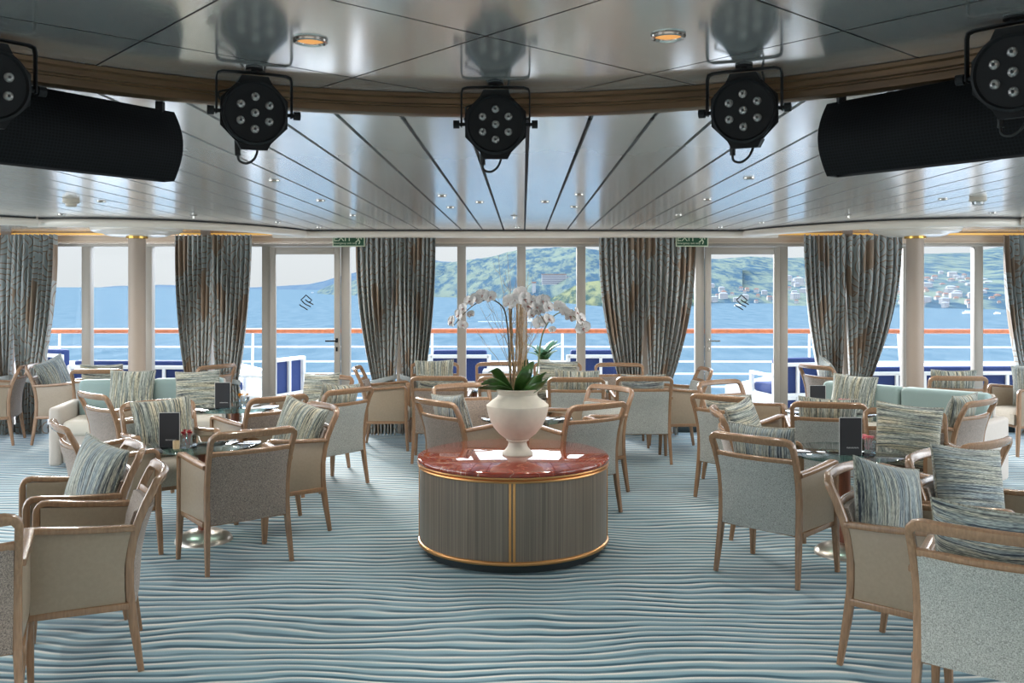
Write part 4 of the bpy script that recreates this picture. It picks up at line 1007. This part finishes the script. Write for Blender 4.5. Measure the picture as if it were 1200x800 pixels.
# ------------------------------------------------------------------ stage lamps on the round ceiling
def par_meshes():
    m = {}
    r = .108
    # lamp axis is local -y (towards the dance floor); octagonal front ring with a round bezel
    def turn(mb):
        for v in mb.bm.verts: v.co = Vector((v.co.x, -v.co.z, v.co.y))
        return mb
    m['housing'] = turn(MB().lathe([(0, -.10), (.07, -.10), (.095, -.085), (.102, -.03), (.106, .0), (.112, .002), (.112, .02), (.104, .024), (.098, .016), (0, .016)], 48)).mesh('housing', M['black_metal'])
    mb = MB(); oc = [(.122*math.cos(PI/8+k*PI/4)/math.cos(PI/8)*.94, .122*math.sin(PI/8+k*PI/4)/math.cos(PI/8)*.94) for k in range(8)]
    mb.poly(oc, -.012, .001); m['flange'] = turn(mb).mesh('flange', M['black_metal'], smooth=False)
    mb = MB(); mb.poly([(-.045, -.128), (.045, -.128), (.06, -.10), (-.06, -.10)], -.05, .008); m['bracket'] = turn(mb).mesh('rim_bracket', M['black_metal'], smooth=False)
    mb = MB(); mb.poly([(-.045, .128), (-.06, .10), (.06, .10), (.045, .128)], -.05, .008); m['bracket2'] = turn(mb).mesh('rim_bracket', M['black_metal'], smooth=False)
    m['lens'] = turn(MB().lathe([(0, .0265), (.007, .0255), (.0125, .022), (.0150, .0175), (.0155, .0145)], 20)).mesh('lens', M['lens_glass'])
    m['led'] = turn(MB().lathe([(.0, .0285), (.003, .028), (.005, .026), (.005, .024)], 8)).mesh('bulb_cap', M['black'])
    mb = MB()
    P_ = [(-.128, 0, -.01), (-.128, 0, .05), (-.128, 0, .115), (-.124, 0, .132), (-.108, 0, .138), (-.04, 0, .140), (0, 0, .141), (.04, 0, .140), (.108, 0, .138), (.124, 0, .132), (.128, 0, .115), (.128, 0, .05), (.128, 0, -.01)]
    mb.sweep(P_, (.030, .006), (0, 1, 0)); m['yoke'] = mb.mesh('yoke', M['black_metal'])
    mb = MB(); mb.tube([(.108, 0, 0), (.150, 0, 0)], .007, 10); mb.tube([(.136, 0, 0), (.158, 0, 0)], .016, 10); m['knobR'] = mb.mesh('knob', M['black_metal'])
    mb = MB(); mb.tube([(-.108, 0, 0), (-.150, 0, 0)], .007, 10); mb.tube([(-.136, 0, 0), (-.158, 0, 0)], .016, 10); m['knobL'] = mb.mesh('knob', M['black_metal'])
    mb = MB(); mb.tube(smooth_path([Vector(p) for p in ((-.045, .06, -.10), (-.05, .05, -.14), (-.045, .045, -.165), (-.02, .045, -.172), (.005, .05, -.155), (.018, .06, -.125), (.02, .07, -.10))], 5), .0045, 7)
    m['cable'] = mb.mesh('cable', M['rubber']); mb = MB(); mb.tube([(-.052, .055, -.09), (-.05, .05, -.145)], .010, 8); m['plug'] = mb.mesh('plug', M['rubber']); mb = MB()
    mb.tube(smooth_path([Vector(p) for p in ((-.06, .08, .07), (-.10, .08, .05), (-.115, .06, .075), (-.07, .07, .095), (-.03, .06, .14))], 5), .004, 6); m['cable2'] = mb.mesh('cable', M['rubber']); mb = MB()
    mb.tube(smooth_path([Vector(p) for p in ((.03, .08, .08), (.05, .09, .11), (.045, .09, .150))], 5), .0045, 6); m['cable3'] = mb.mesh('cable', M['rubber'])
    mb = MB(); mb.lathe([(0, .141), (.012, .141), (.012, .1495), (.03, .150), (.03, .156), (0, .156)], 20); m['mount'] = mb.mesh('ceiling_mount', M['black_metal'])
    return m
PMH = par_meshes()
PL = [(-1.40, 2.44, 'black stage lamp at the far left corner of the ceiling'), (-.82, 2.84, 'black stage lamp second from the left on the round ceiling'), (-.09, 3.04, 'black stage lamp in the centre of the round ceiling'),
      (.665, 2.80, 'black stage lamp second from the right on the round ceiling'), (1.215, 2.30, 'black stage lamp at the far right in front of the loudspeaker')]
YA = [44, 24, 0, -25, -43]
for (X, Z, lab), ya in zip(PL, YA):
    t = tag(empty('stage_lamp', (X, Z, CD-.157*.87), math.radians(ya)), lab, 'stage lamp', 'black seven lens stage lamps'); t.scale = (.87,)*3
    yk = link('yoke', PMH['yoke'], t)
    link('ceiling_mount', PMH['mount'], t)
    hd = link('housing', PMH['housing'], t, rot=(math.radians(6), 0, 0))
    link('flange', PMH['flange'], hd); link('rim_bracket', PMH['bracket'], hd); link('rim_bracket', PMH['bracket2'], hd)
    for k in range(7):
        if k == 6: x_ = z_ = 0
        else: x_ = .056*math.sin(k*PI/3); z_ = .056*math.cos(k*PI/3)
        link('lens', PMH['lens'], hd, (x_, 0, z_)); link('bulb_cap', PMH['led'], hd, (x_, 0, z_))
    link('knob', PMH['knobR'], t); link('knob', PMH['knobL'], t); link('cable', PMH['cable'], t); link('plug', PMH['plug'], t); link('cable', PMH['cable2'], t); link('cable', PMH['cable3'], t)

# long curved perforated loudspeakers
def speaker(p_end, direc, length, lab):
    dx, dy = direc; t = tag(empty('loudspeaker', (p_end[0], p_end[1], CP-.016)), lab, 'loudspeaker', 'long black perforated loudspeakers')
    A = Vector((dx, dy, 0)).normalized(); Nn = Vector((A.y, -A.x, 0)); 
    if Nn.dot(Vector((DC[0]-p_end[0], DC[1]-p_end[1], 0))) < 0: Nn = -Nn
    b = bmesh.new(); uvl = b.loops.layers.uv.new('UVMap'); H_ = .235; n = 14; V = []
    for k in (0, 1):
        row = []
        for j in range(n+1):
            a = j/n; z = -.012-H_*a; bul = .075*math.sin(PI*(.12+.76*a))
            row.append(b.verts.new(A*(length*k)+Nn*bul+Vector((0, 0, z))))
        V.append(row)
    for j in range(n):
        f = b.faces.new((V[0][j], V[1][j], V[1][j+1], V[0][j+1])); f.smooth = True
        for l, (kk, jj) in zip(f.loops, ((0, j), (1, j), (1, j+1), (0, j+1))): l[uvl].uv = (kk*length, jj/n*.27)
    me = bpy.data.meshes.new('grille'); b.to_mesh(me); b.free(); me.materials.append(M['grille']); link('grille', me, t)
    mb = MB()
    for k in (0, 1):
        o_ = A*(length*k); vs = [mb.bm.verts.new(o_+Nn*(.075*math.sin(PI*(.12+.76*j/n)))+Vector((0, 0, -.012-H_*j/n))) for j in range(n+1)]
        vs += [mb.bm.verts.new(o_-Nn*.03+Vector((0, 0, -.012-H_))), mb.bm.verts.new(o_-Nn*.03+Vector((0, 0, -.012)))]; mb.face(vs)
    vs = [mb.bm.verts.new(p) for p in (-Nn*.03+Vector((0, 0, -.012)), A*length-Nn*.03+Vector((0, 0, -.012)), A*length-Nn*.03+Vector((0, 0, -.247)), -Nn*.03+Vector((0, 0, -.247)))]; mb.face(vs)
    vs = [mb.bm.verts.new(p) for p in (-Nn*.03+Vector((0, 0, -.012)), A*length-Nn*.03+Vector((0, 0, -.012)), A*length+Nn*.03+Vector((0, 0, -.012)), Nn*.03+Vector((0, 0, -.012)))]; mb.face(vs)
    mb.build('cabinet', M['black'], t, smooth=False)
    for q in (.05, length*.5, length-.1): MB().box((-.012, -.012, -.02), (.012, .012, .015), mat=Matrix.Translation(A*q+Nn*.02)).build('ceiling_bracket', M['black_metal'], t)
speaker((-1.21, 3.18), (-.54, -.84), 1.6, 'long curved black loudspeaker hanging at the upper left')
speaker((1.01, 3.04), (.60, -.84), 1.6, 'long curved black loudspeaker hanging at the upper right')

# downlights, sprinklers, detectors
def downlight(X, Z, h, r, lab, grp, lit=True):
    t = tag(empty('ceiling_light', (X, Z, h)), lab, 'ceiling light', grp)
    MB().lathe([(r, -.001), (r*.98, -.006), (r*.85, -.008), (r*.74, -.004), (r*.72, .0)], 32).build('trim_ring', M['steel'], t)
    MB().lathe([(0, -.0015), (r*.4, -.002), (r*.72, -.001)], 24).build('lens', M['bulb'] if lit else M['amber_dark'], t)
for X, Z, lab in ((-.575, 2.515, 'glowing amber ceiling downlight left of the centre stage lamp'), (.385, 2.47, 'glowing amber ceiling downlight right of the centre stage lamp')):
    downlight(X, Z, CD-.001, .047, lab, 'amber downlights in the round ceiling')
for X, Z in DOME_L:  # added fixtures that carry the fill spots above the camera
    if Z < 2.2: downlight(X, Z, CD-.001, .047, 'added fill downlight in the round ceiling behind the top edge of the picture', 'added fill downlights overhead')
for X, Z in SIDE_FILL: downlight(X, Z, CP-.001, .033, 'added fill downlight in the side plank ceiling near the camera', 'added side fill downlights overhead')
def cpt(x, y, c=.622): z = 1090*c/(336-y); return (x-613)/1090*z, z
for q in DLP:
    X, Z = cpt(*q); s_ = 'left' if q[0] < 612 else 'right'
    downlight(X, Z, CP-.001, .033, 'small recessed downlight in the metal plank ceiling, '+s_+' of the centre line', 'small downlights in the plank ceiling, '+s_+' half', False)
for q, lab in (((602.5, 252.5), 'ceiling sprinkler on the plank ceiling at the centre'), ((227, 252), 'ceiling sprinkler on the plank ceiling at the left'), ((994, 251.5), 'ceiling sprinkler on the plank ceiling at the right')):
    X, Z = cpt(*q); t = tag(empty('sprinkler', (X, Z, CP)), lab, 'sprinkler', 'ceiling sprinklers')
    MB().lathe([(0, -.002), (.03, -.002), (.032, -.006), (.01, -.009), (.008, -.028), (0, -.028)], 20).build('escutcheon', M['steel'], t)
    MB().lathe([(0, -.028), (.017, -.030), (.017, -.033), (0, -.034)], 16).build('deflector', M['steel'], t)
for q, lab in (((83.4, 233), 'beige smoke detector on the plank ceiling at the left'), ((1146, 231), 'clear domed smoke detector on the plank ceiling at the right')):
    X, Z = cpt(*q); t = tag(empty('smoke_detector', (X, Z, CP)), lab, 'smoke detector', None)
    MB().lathe([(0, -.001), (.055, -.001), (.057, -.025), (.045, -.032), (0, -.032)], 28).build('base', M['detector'], t)
    MB().lathe([(.0, -.032), (.038, -.032), (.036, -.05), (.028, -.056), (0, -.058)], 24).build('sensor', M['detector'] if q[0] < 600 else M['glass_clear'], t)

# ------------------------------------------------------------------ outside: deck, rail, furniture
struct(MB().box((-11, 10.74, -.12), (11, 13.25, -.02)), 'deck', M['deck_white'], smooth=False)
for pts in ([(-3.16, 13.35), (-3.16, 13.9), (-3.9, 15.1), (-5.4, 17.5), (-11, 17.5), (-11, 13.35)], [(2.9, 13.35), (3.79, 14.6), (5.6, 17.5), (11, 17.5), (11, 13.35)]):
    struct(MB().poly(pts, -.6, .24), 'deck', M['deck_white'], smooth=False)
r = tag(empty('deck_railing', (0, 13, 0)), 'white deck railing with a varnished teak handrail beyond the windows', 'railing')
def ry(X): return -.0014*(X*X)*1.0-(.012*X if X > 0 else 0)
XR = [-11+.5*k for k in range(45)]
MB().tube([(X, ry(X), 1.035) for X in XR], .034, 10).build('handrail', M['teak'], r)
for h in (.815, .61, .44, .26, .10): MB().tube([(X, ry(X), h) for X in XR], .014, 6).build('rail', M['white_paint'], r)
for X in (-8.6, -6.45, -5.25, -3.85, -1.27, .55, 1.9, 3.9, 5.2, 6.8, 9): MB().tube([(X+(.07 if abs(X) > 3 and abs(X) < 6 else 0), ry(X)-.02, -.02), (X-(.08*(-1 if X < 0 else -1) if abs(X) in (3.85, 3.9, 5.25) else 0), ry(X), 1.0)], .018, 8).build('post', M['white_paint'], r)
def outdoor_sofa(X, Z, w, rz, lab, bh=.86, lattice=False, seat=True):
    t = tag(empty('outdoor_sofa', (X, Z, -.02), rz), lab, 'outdoor seat', 'blue cushioned deck furniture'); W2 = w/2; zb = bh
    # back towards +y... faces the sea (-y is the room side)
    mb = MB()
    for s in (-1, 1):
        mb.box((s*W2-.025, -.03, 0), (s*W2+.025, .02, zb-.06), .005); mb.box((s*W2-.025, .60, 0), (s*W2+.025, .65, .56), .005); mb.box((s*W2-.025, -.03, .54), (s*W2+.025, .65, .58), .005)
    for h in (.08, .30, zb-.10): mb.box((-W2, -.03, h), (W2, .01, h+.045), .005)
    n = max(2, int(w/.35))
    for k in range(1, n): mb.box((-W2+w*k/n-.018, -.03, .08), (-W2+w*k/n+.018, .01, zb-.08), .004)
    mb.box((-W2, .0, .26), (W2, .64, .32), .005); mb.build('frame', M['white_paint'], t)
    MB().box((-W2+.03, .012, .10), (W2-.03, .022, zb-.1)).build('sling', M['navy'], t, smooth=False)
    if seat:
        MB().box((-W2+.03, .03, .32), (W2-.03, .64, .44), .03).build('seat_cushion', M['navy'], t)
        MB().box((-W2+.03, .025, .42), (W2-.03, .15, zb), .03).build('back_cushion', M['navy'], t)
    return t
outdoor_sofa(-.80, 11.75, .74, 0, 'blue cushioned deck chair outside, just left of the orchid stems', .87)
outdoor_sofa(.98, 11.75, .82, 0, 'blue cushioned deck chair outside, right of the orchid', .87)
outdoor_sofa(-4.65, 11.55, 2.0, math.radians(-3), 'long blue deck sofa outside behind the left column', .75)
outdoor_sofa(-6.2, 12.1, .60, math.radians(-28), 'angled blue deck chair outside at the far left window', .86)
outdoor_sofa(-2.95, 11.7, .60, math.radians(68), 'white lattice backed deck chair outside the left glass door', .84, seat=False)
outdoor_sofa(3.42, 11.6, .62, math.radians(12), 'blue deck chair outside right of the right glass door', .78)
outdoor_sofa(5.3, 11.5, 2.1, math.radians(3), 'long navy deck sofa outside the far right windows', .68)
t = tag(empty('deck_table', (-.05, 11.7, -.02)), 'white low table outside behind the orchid urn', 'table')
MB().box((-.45, -.3, .60), (.45, .3, .64), .01).build('table_top', M['white_paint'], t)
for sx in (-1, 1):
    for sy in (-1, 1): MB().box((sx*.4-.02, sy*.25-.02, 0), (sx*.4+.02, sy*.25+.02, .6), .003).build('leg', M['white_paint'], t)
pt = tag(empty('potted_plant', (.26, 11.65, .625)), 'green leafy plant on the white deck table outside', 'plant')
MB().lathe([(0, 0), (.06, 0), (.08, .12), (.07, .12), (.06, .10), (0, .1)], 24).build('pot', M['urn'], pt)
rnd = random.Random(5)
for k in range(12):
    a = k*2*PI/12+rnd.uniform(-.2, .2); L_ = rnd.uniform(.14, .26); up = rnd.uniform(.08, .24)
    leaf([Vector((0, 0, .1)), Vector((L_*.4*math.cos(a), L_*.4*math.sin(a), .12+up*.7)), Vector((L_*math.cos(a), L_*math.sin(a),   .12+up))], .055, mat='leaf_light', parent=pt, side=(-math.sin(a), math.cos(a), 0))

# ------------------------------------------------------------------ sea and far shore
SEA = -20.0
struct(MB().box((-26000, 22, SEA-1), (26000, 42000, SEA)), 'sea', M['sea'], smooth=False)
def shore_z(y): return 1090*(EYE-SEA)/(y-336)
def hill(profile, shore, back, nm, mat, rough=.12, seed=0, n=160, m=22):
    """profile: (x, y) skyline as seen; shore: (x, y) waterline; back: extra distance of the ridge"""
    from mathutils import noise as NZ
    def itp(tab, x):
        if x <= tab[0][0]: return tab[0][1]
        for (a, b), (c, d_) in zip(tab[:-1], tab[1:]):
            if x <= c: return b+(d_-b)*(x-a)/(c-a)
        return tab[-1][1]
    mb = MB(); rows = []; x0, x1 = profile[0][0], profile[-1][0]
    for i in range(n+1):
        x = x0+(x1-x0)*i/n; zs = shore_z(itp(shore, x)); row = []
        zr = zs+back; hr = EYE-(itp(profile, x)-336)*zr/1090-SEA
        for j in range(m+1):
            t = j/m; z = zs+back*t*1.0; X = (x-613)/1090*z
            h = hr*(t**.8)
            w = NZ.noise(Vector((X/220, z/220, seed)))*.8+NZ.noise(Vector((X/60, z/60, seed+5)))*.4+NZ.noise(Vector((X/22, z/22, seed+5)))*.2
            h += hr*rough*w*math.sin(PI*min(t, .999))**.5+(hr*.035*w if j == m else 0)
            row.append(mb.bm.verts.new((X, z, SEA-.5 if j == 0 else SEA+max(.5, h))))
        row.append(mb.bm.verts.new(((x-613)/1090*(zr+back*.6), zr+back*.6, SEA-2)))
        rows.append(row)
    for i in range(n):
        for j in range(m+1): mb.face([rows[i][j], rows[i+1][j], rows[i+1][j+1], rows[i][j+1]])
    return struct(mb, nm, M[mat], angle=180)
hill([(120, 336.4), (140, 334.6), (160, 335), (185, 333.5), (205, 334), (240, 335.5), (260, 336.6)], [(120, 337.0)], 3000, 'hills', 'hill_far_hazed', .05, 2, 60, 6)
hill([(290, 337), (320, 335.5), (345, 334), (362, 333), (380, 329), (400, 323), (420, 318), (450, 311), (480, 306), (510, 305), (525, 307), (545, 306), (560, 303), (600, 300)], [(290, 338.5), (400, 340)], 1900, 'hills', 'hill_far_hazed', .08, 3, 120, 12)
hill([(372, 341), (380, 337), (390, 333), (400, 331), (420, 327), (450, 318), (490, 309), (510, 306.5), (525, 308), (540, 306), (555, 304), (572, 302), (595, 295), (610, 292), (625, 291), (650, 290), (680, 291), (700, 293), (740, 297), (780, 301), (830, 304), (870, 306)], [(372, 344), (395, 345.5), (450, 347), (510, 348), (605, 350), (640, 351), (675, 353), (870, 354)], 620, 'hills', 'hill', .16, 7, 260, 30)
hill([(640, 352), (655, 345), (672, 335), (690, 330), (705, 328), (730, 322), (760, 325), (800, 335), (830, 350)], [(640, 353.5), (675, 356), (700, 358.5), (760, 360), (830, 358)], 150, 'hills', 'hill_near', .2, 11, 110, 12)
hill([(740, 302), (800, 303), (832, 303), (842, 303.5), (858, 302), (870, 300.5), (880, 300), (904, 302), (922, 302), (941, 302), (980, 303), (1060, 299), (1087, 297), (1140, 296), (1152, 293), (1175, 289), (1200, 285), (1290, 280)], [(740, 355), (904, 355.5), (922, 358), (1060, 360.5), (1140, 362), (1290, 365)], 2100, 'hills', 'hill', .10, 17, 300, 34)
# houses along the right shore
rnd = random.Random(11)
def ground_pt(x, y_sh, up, back, prof_y, f):
    zs = shore_z(y_sh); zr = zs+back; hr = EYE-(prof_y-336)*zr/1090-SEA; z = zs+back*f; return (x-613)/1090*z, z, SEA+hr*f**.8
hm = {}
for key, (w, dpt, h, mt) in {'a': (11, 9, 6, 'house'), 'b': (16, 10, 9, 'house'), 'c': (9, 8, 5, 'house_tan'), 'd': (24, 12, 11, 'house')}.items():
    mb = MB(); mb.box((-w/2, -dpt/2, -6), (w/2, dpt/2, h)); me = mb.mesh('wall', M[mt], smooth=False)
    rb = MB(); vs = [rb.bm.verts.new(p) for p in ((-w/2-.6, -dpt/2-.6, h), (w/2+.6, -dpt/2-.6, h), (w/2+.6, dpt/2+.6, h), (-w/2-.6, dpt/2+.6, h), (-w/2*.5, 0, h+2.6), (w/2*.5, 0, h+2.6))]
    for q in ((0, 1, 5, 4), (2, 3, 4, 5), (1, 2, 5), (3, 0, 4), (3, 2, 1, 0)): rb.face([vs[i] for i in q])
    rm = rb.mesh('roof', M['roof_red'] if key in 'ac' else M['house'], smooth=False)
    wb = MB(); nw = int(w/3.2)
    for fl in range(int(h//3)):
        for k in range(nw): x_ = -w/2+w*(k+.5)/nw; wb.box((x_-.6, -dpt/2-.08, 1+fl*3), (x_+.6, -dpt/2, 2.4+fl*3))
    hm[key] = (me, rm, wb.mesh('windows', M['window_blue'], smooth=False))
def sh_y(x): 
    t = [(740, 355), (904, 355.5), (922, 358), (1060, 360.5), (1140, 362), (1290, 365)]
    for (a, b), (c, d_) in zip(t[:-1], t[1:]):
        if x <= c: return b+(d_-b)*(x-a)/(c-a)
    return 365
HS = []
for k in range(560):
    key_s = rnd.random()
    x = rnd.choice((rnd.uniform(826, 942), rnd.uniform(1050, 1200), rnd.uniform(1050, 1200))); dens = .3 if x < 905 else 1
    f = abs(rnd.gauss(0, .085))*(1 if x > 905 else .75)+.004
    if x < 905 and rnd.random() > .62: continue
    X, Z, h = ground_pt(x, sh_y(x), 0, 2100, 299, f)
    key = rnd.choice('aabbccd'); me, rm, wm = hm[key]
    if any((X-a_)**2+((Z-b_)*1)**2 < (17+5*key_s)**2 for a_, b_ in HS): continue
    HS.append((X, Z))
    t = tag(empty('house', (X, Z, h), rnd.uniform(-.5, .5)), 'small pale house on the hillside above the far right shore' if f > .03 else 'small pale house at the waterline of the far right shore', 'house', 'houses on the hillside above the far shore' if f > .03 else 'houses at the waterline of the far shore')
    sc_ = rnd.uniform(.32, .62)*(Z/1000)**.5; t.scale = (sc_,)*3
    link('wall', me, t); link('roof', rm, t); link('windows', wm, t)
# the hotel and its tower on the centre headland
zt = 1150; 
def far_pt(x, y, z): return (x-613)/1090*z, z, EYE-(y-336)*z/1090
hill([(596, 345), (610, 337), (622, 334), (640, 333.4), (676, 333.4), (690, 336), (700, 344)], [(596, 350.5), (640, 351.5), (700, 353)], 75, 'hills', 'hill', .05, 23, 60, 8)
zh = 1625
a = far_pt(635, 333.5, zh); b = far_pt(672, 333.5, zh); top = far_pt(650, 321.5, zh)[2]
t = tag(empty('hotel', ((a[0]+b[0])/2, zh, a[2])), 'long white hotel on the wooded headland behind the orchid', 'building')
hw = (b[0]-a[0])/2; hh = top-a[2]
MB().box((-hw, -8, -12), (hw*.55, 10, hh)).box((hw*.5, -2, -12), (hw, 14, hh*.8)).build('wall', M['house'], t, smooth=False)
for fl in range(5):
    mb = MB()
    for k in range(14): x_ = -hw+hw*1.5*(k+.5)/14; mb.box((x_-1.1, -8.3, hh*(.12+.17*fl)), (x_+1.1, -8, hh*(.12+.17*fl)+hh*.08))
    mb.build('window_row', M['window_blue'], t, smooth=False)
MB().box((-hw-1, -9, hh), (hw*.56, 11, hh+.8)).build('roof', M['roof_red'], t, smooth=False)
a = far_pt(623.8, 349, 1585); b = far_pt(627.8, 331.5, 1585)
t = tag(empty('white_tower', ((a[0]+b[0])/2, 1585, a[2])), 'slim white tower at the water below the hotel', 'tower'); w_ = (b[0]-a[0])/2
MB().box((-w_, -w_, -6), (w_, w_, b[2]-a[2])).build('shaft', M['house'], t, smooth=False); MB().box((-w_*1.3, -w_*1.3, b[2]-a[2]), (w_*1.3, w_*1.3, b[2]-a[2]+2), .3).build('cap', M['roof_red'], t)
# boats
def boat(x, y, L_, lab, rz=0):
    z = shore_z(y); X = (x-613)/1090*z; t = tag(empty('boat', (X, z, SEA), rz), lab, 'boat', None); mb = MB(); pr = []
    for i in range(9):
        u_ = i/8; w = L_*.16*math.sin(PI*min(1, .25+u_*.75))**.6*(1 if u_ < .98 else .1); xx = -L_/2+L_*u_; pr.append([mb.bm.verts.new(p) for p in ((xx, -w, L_*.13+.06*L_*u_), (xx, -w*.7, -.3), (xx, w*.7, -.3), (xx, w, L_*.13+.06*L_*u_))])
    for i in range(8):
        for j in range(4): mb.face([pr[i][j], pr[i][(j+1) % 4], pr[i+1][(j+1) % 4], pr[i+1][j]])
    mb.face(pr[0]); mb.face(pr[-1][::-1]); mb.build('hull', M['white_paint'], t)
    MB().box((-L_*.3, -L_*.10, L_*.12), (L_*.15, L_*.10, L_*.27), L_*.02).build('cabin', M['white_paint'], t); MB().box((-L_*.2, -L_*.102, L_*.19), (L_*.155, L_*.102, L_*.235)).build('cabin_window', M['window_blue'], t, smooth=False)
boat(1135, 367.5, 9, 'white motor boat off the far right shore, nearest the mullion'); boat(1169, 368, 6.5, 'small white boat off the far right shore near the right curtain', .3)
boat(865, 358.5, 9, 'small boat by the far shore seen through the right glass door', .2); boat(366, 343, 9, 'tiny white boat below the far headland through the left glass door'); boat(620, 377, 7, 'small speed boat crossing behind the orchid blossoms', PI)
mb = MB(); z0 = shore_z(377); mb.poly([((560-613)/1090*z0, z0+2), ((614-613)/1090*z0, z0-.6), ((614-613)/1090*z0, z0+1.2), ((560-613)/1090*z0, z0+5)], SEA, SEA+.06)
tag(mb.build('boat_wake', simple('foam', (.8, .85, .88), .8), smooth=False), 'pale foam wake trailing the speed boat behind the orchid', 'wake')
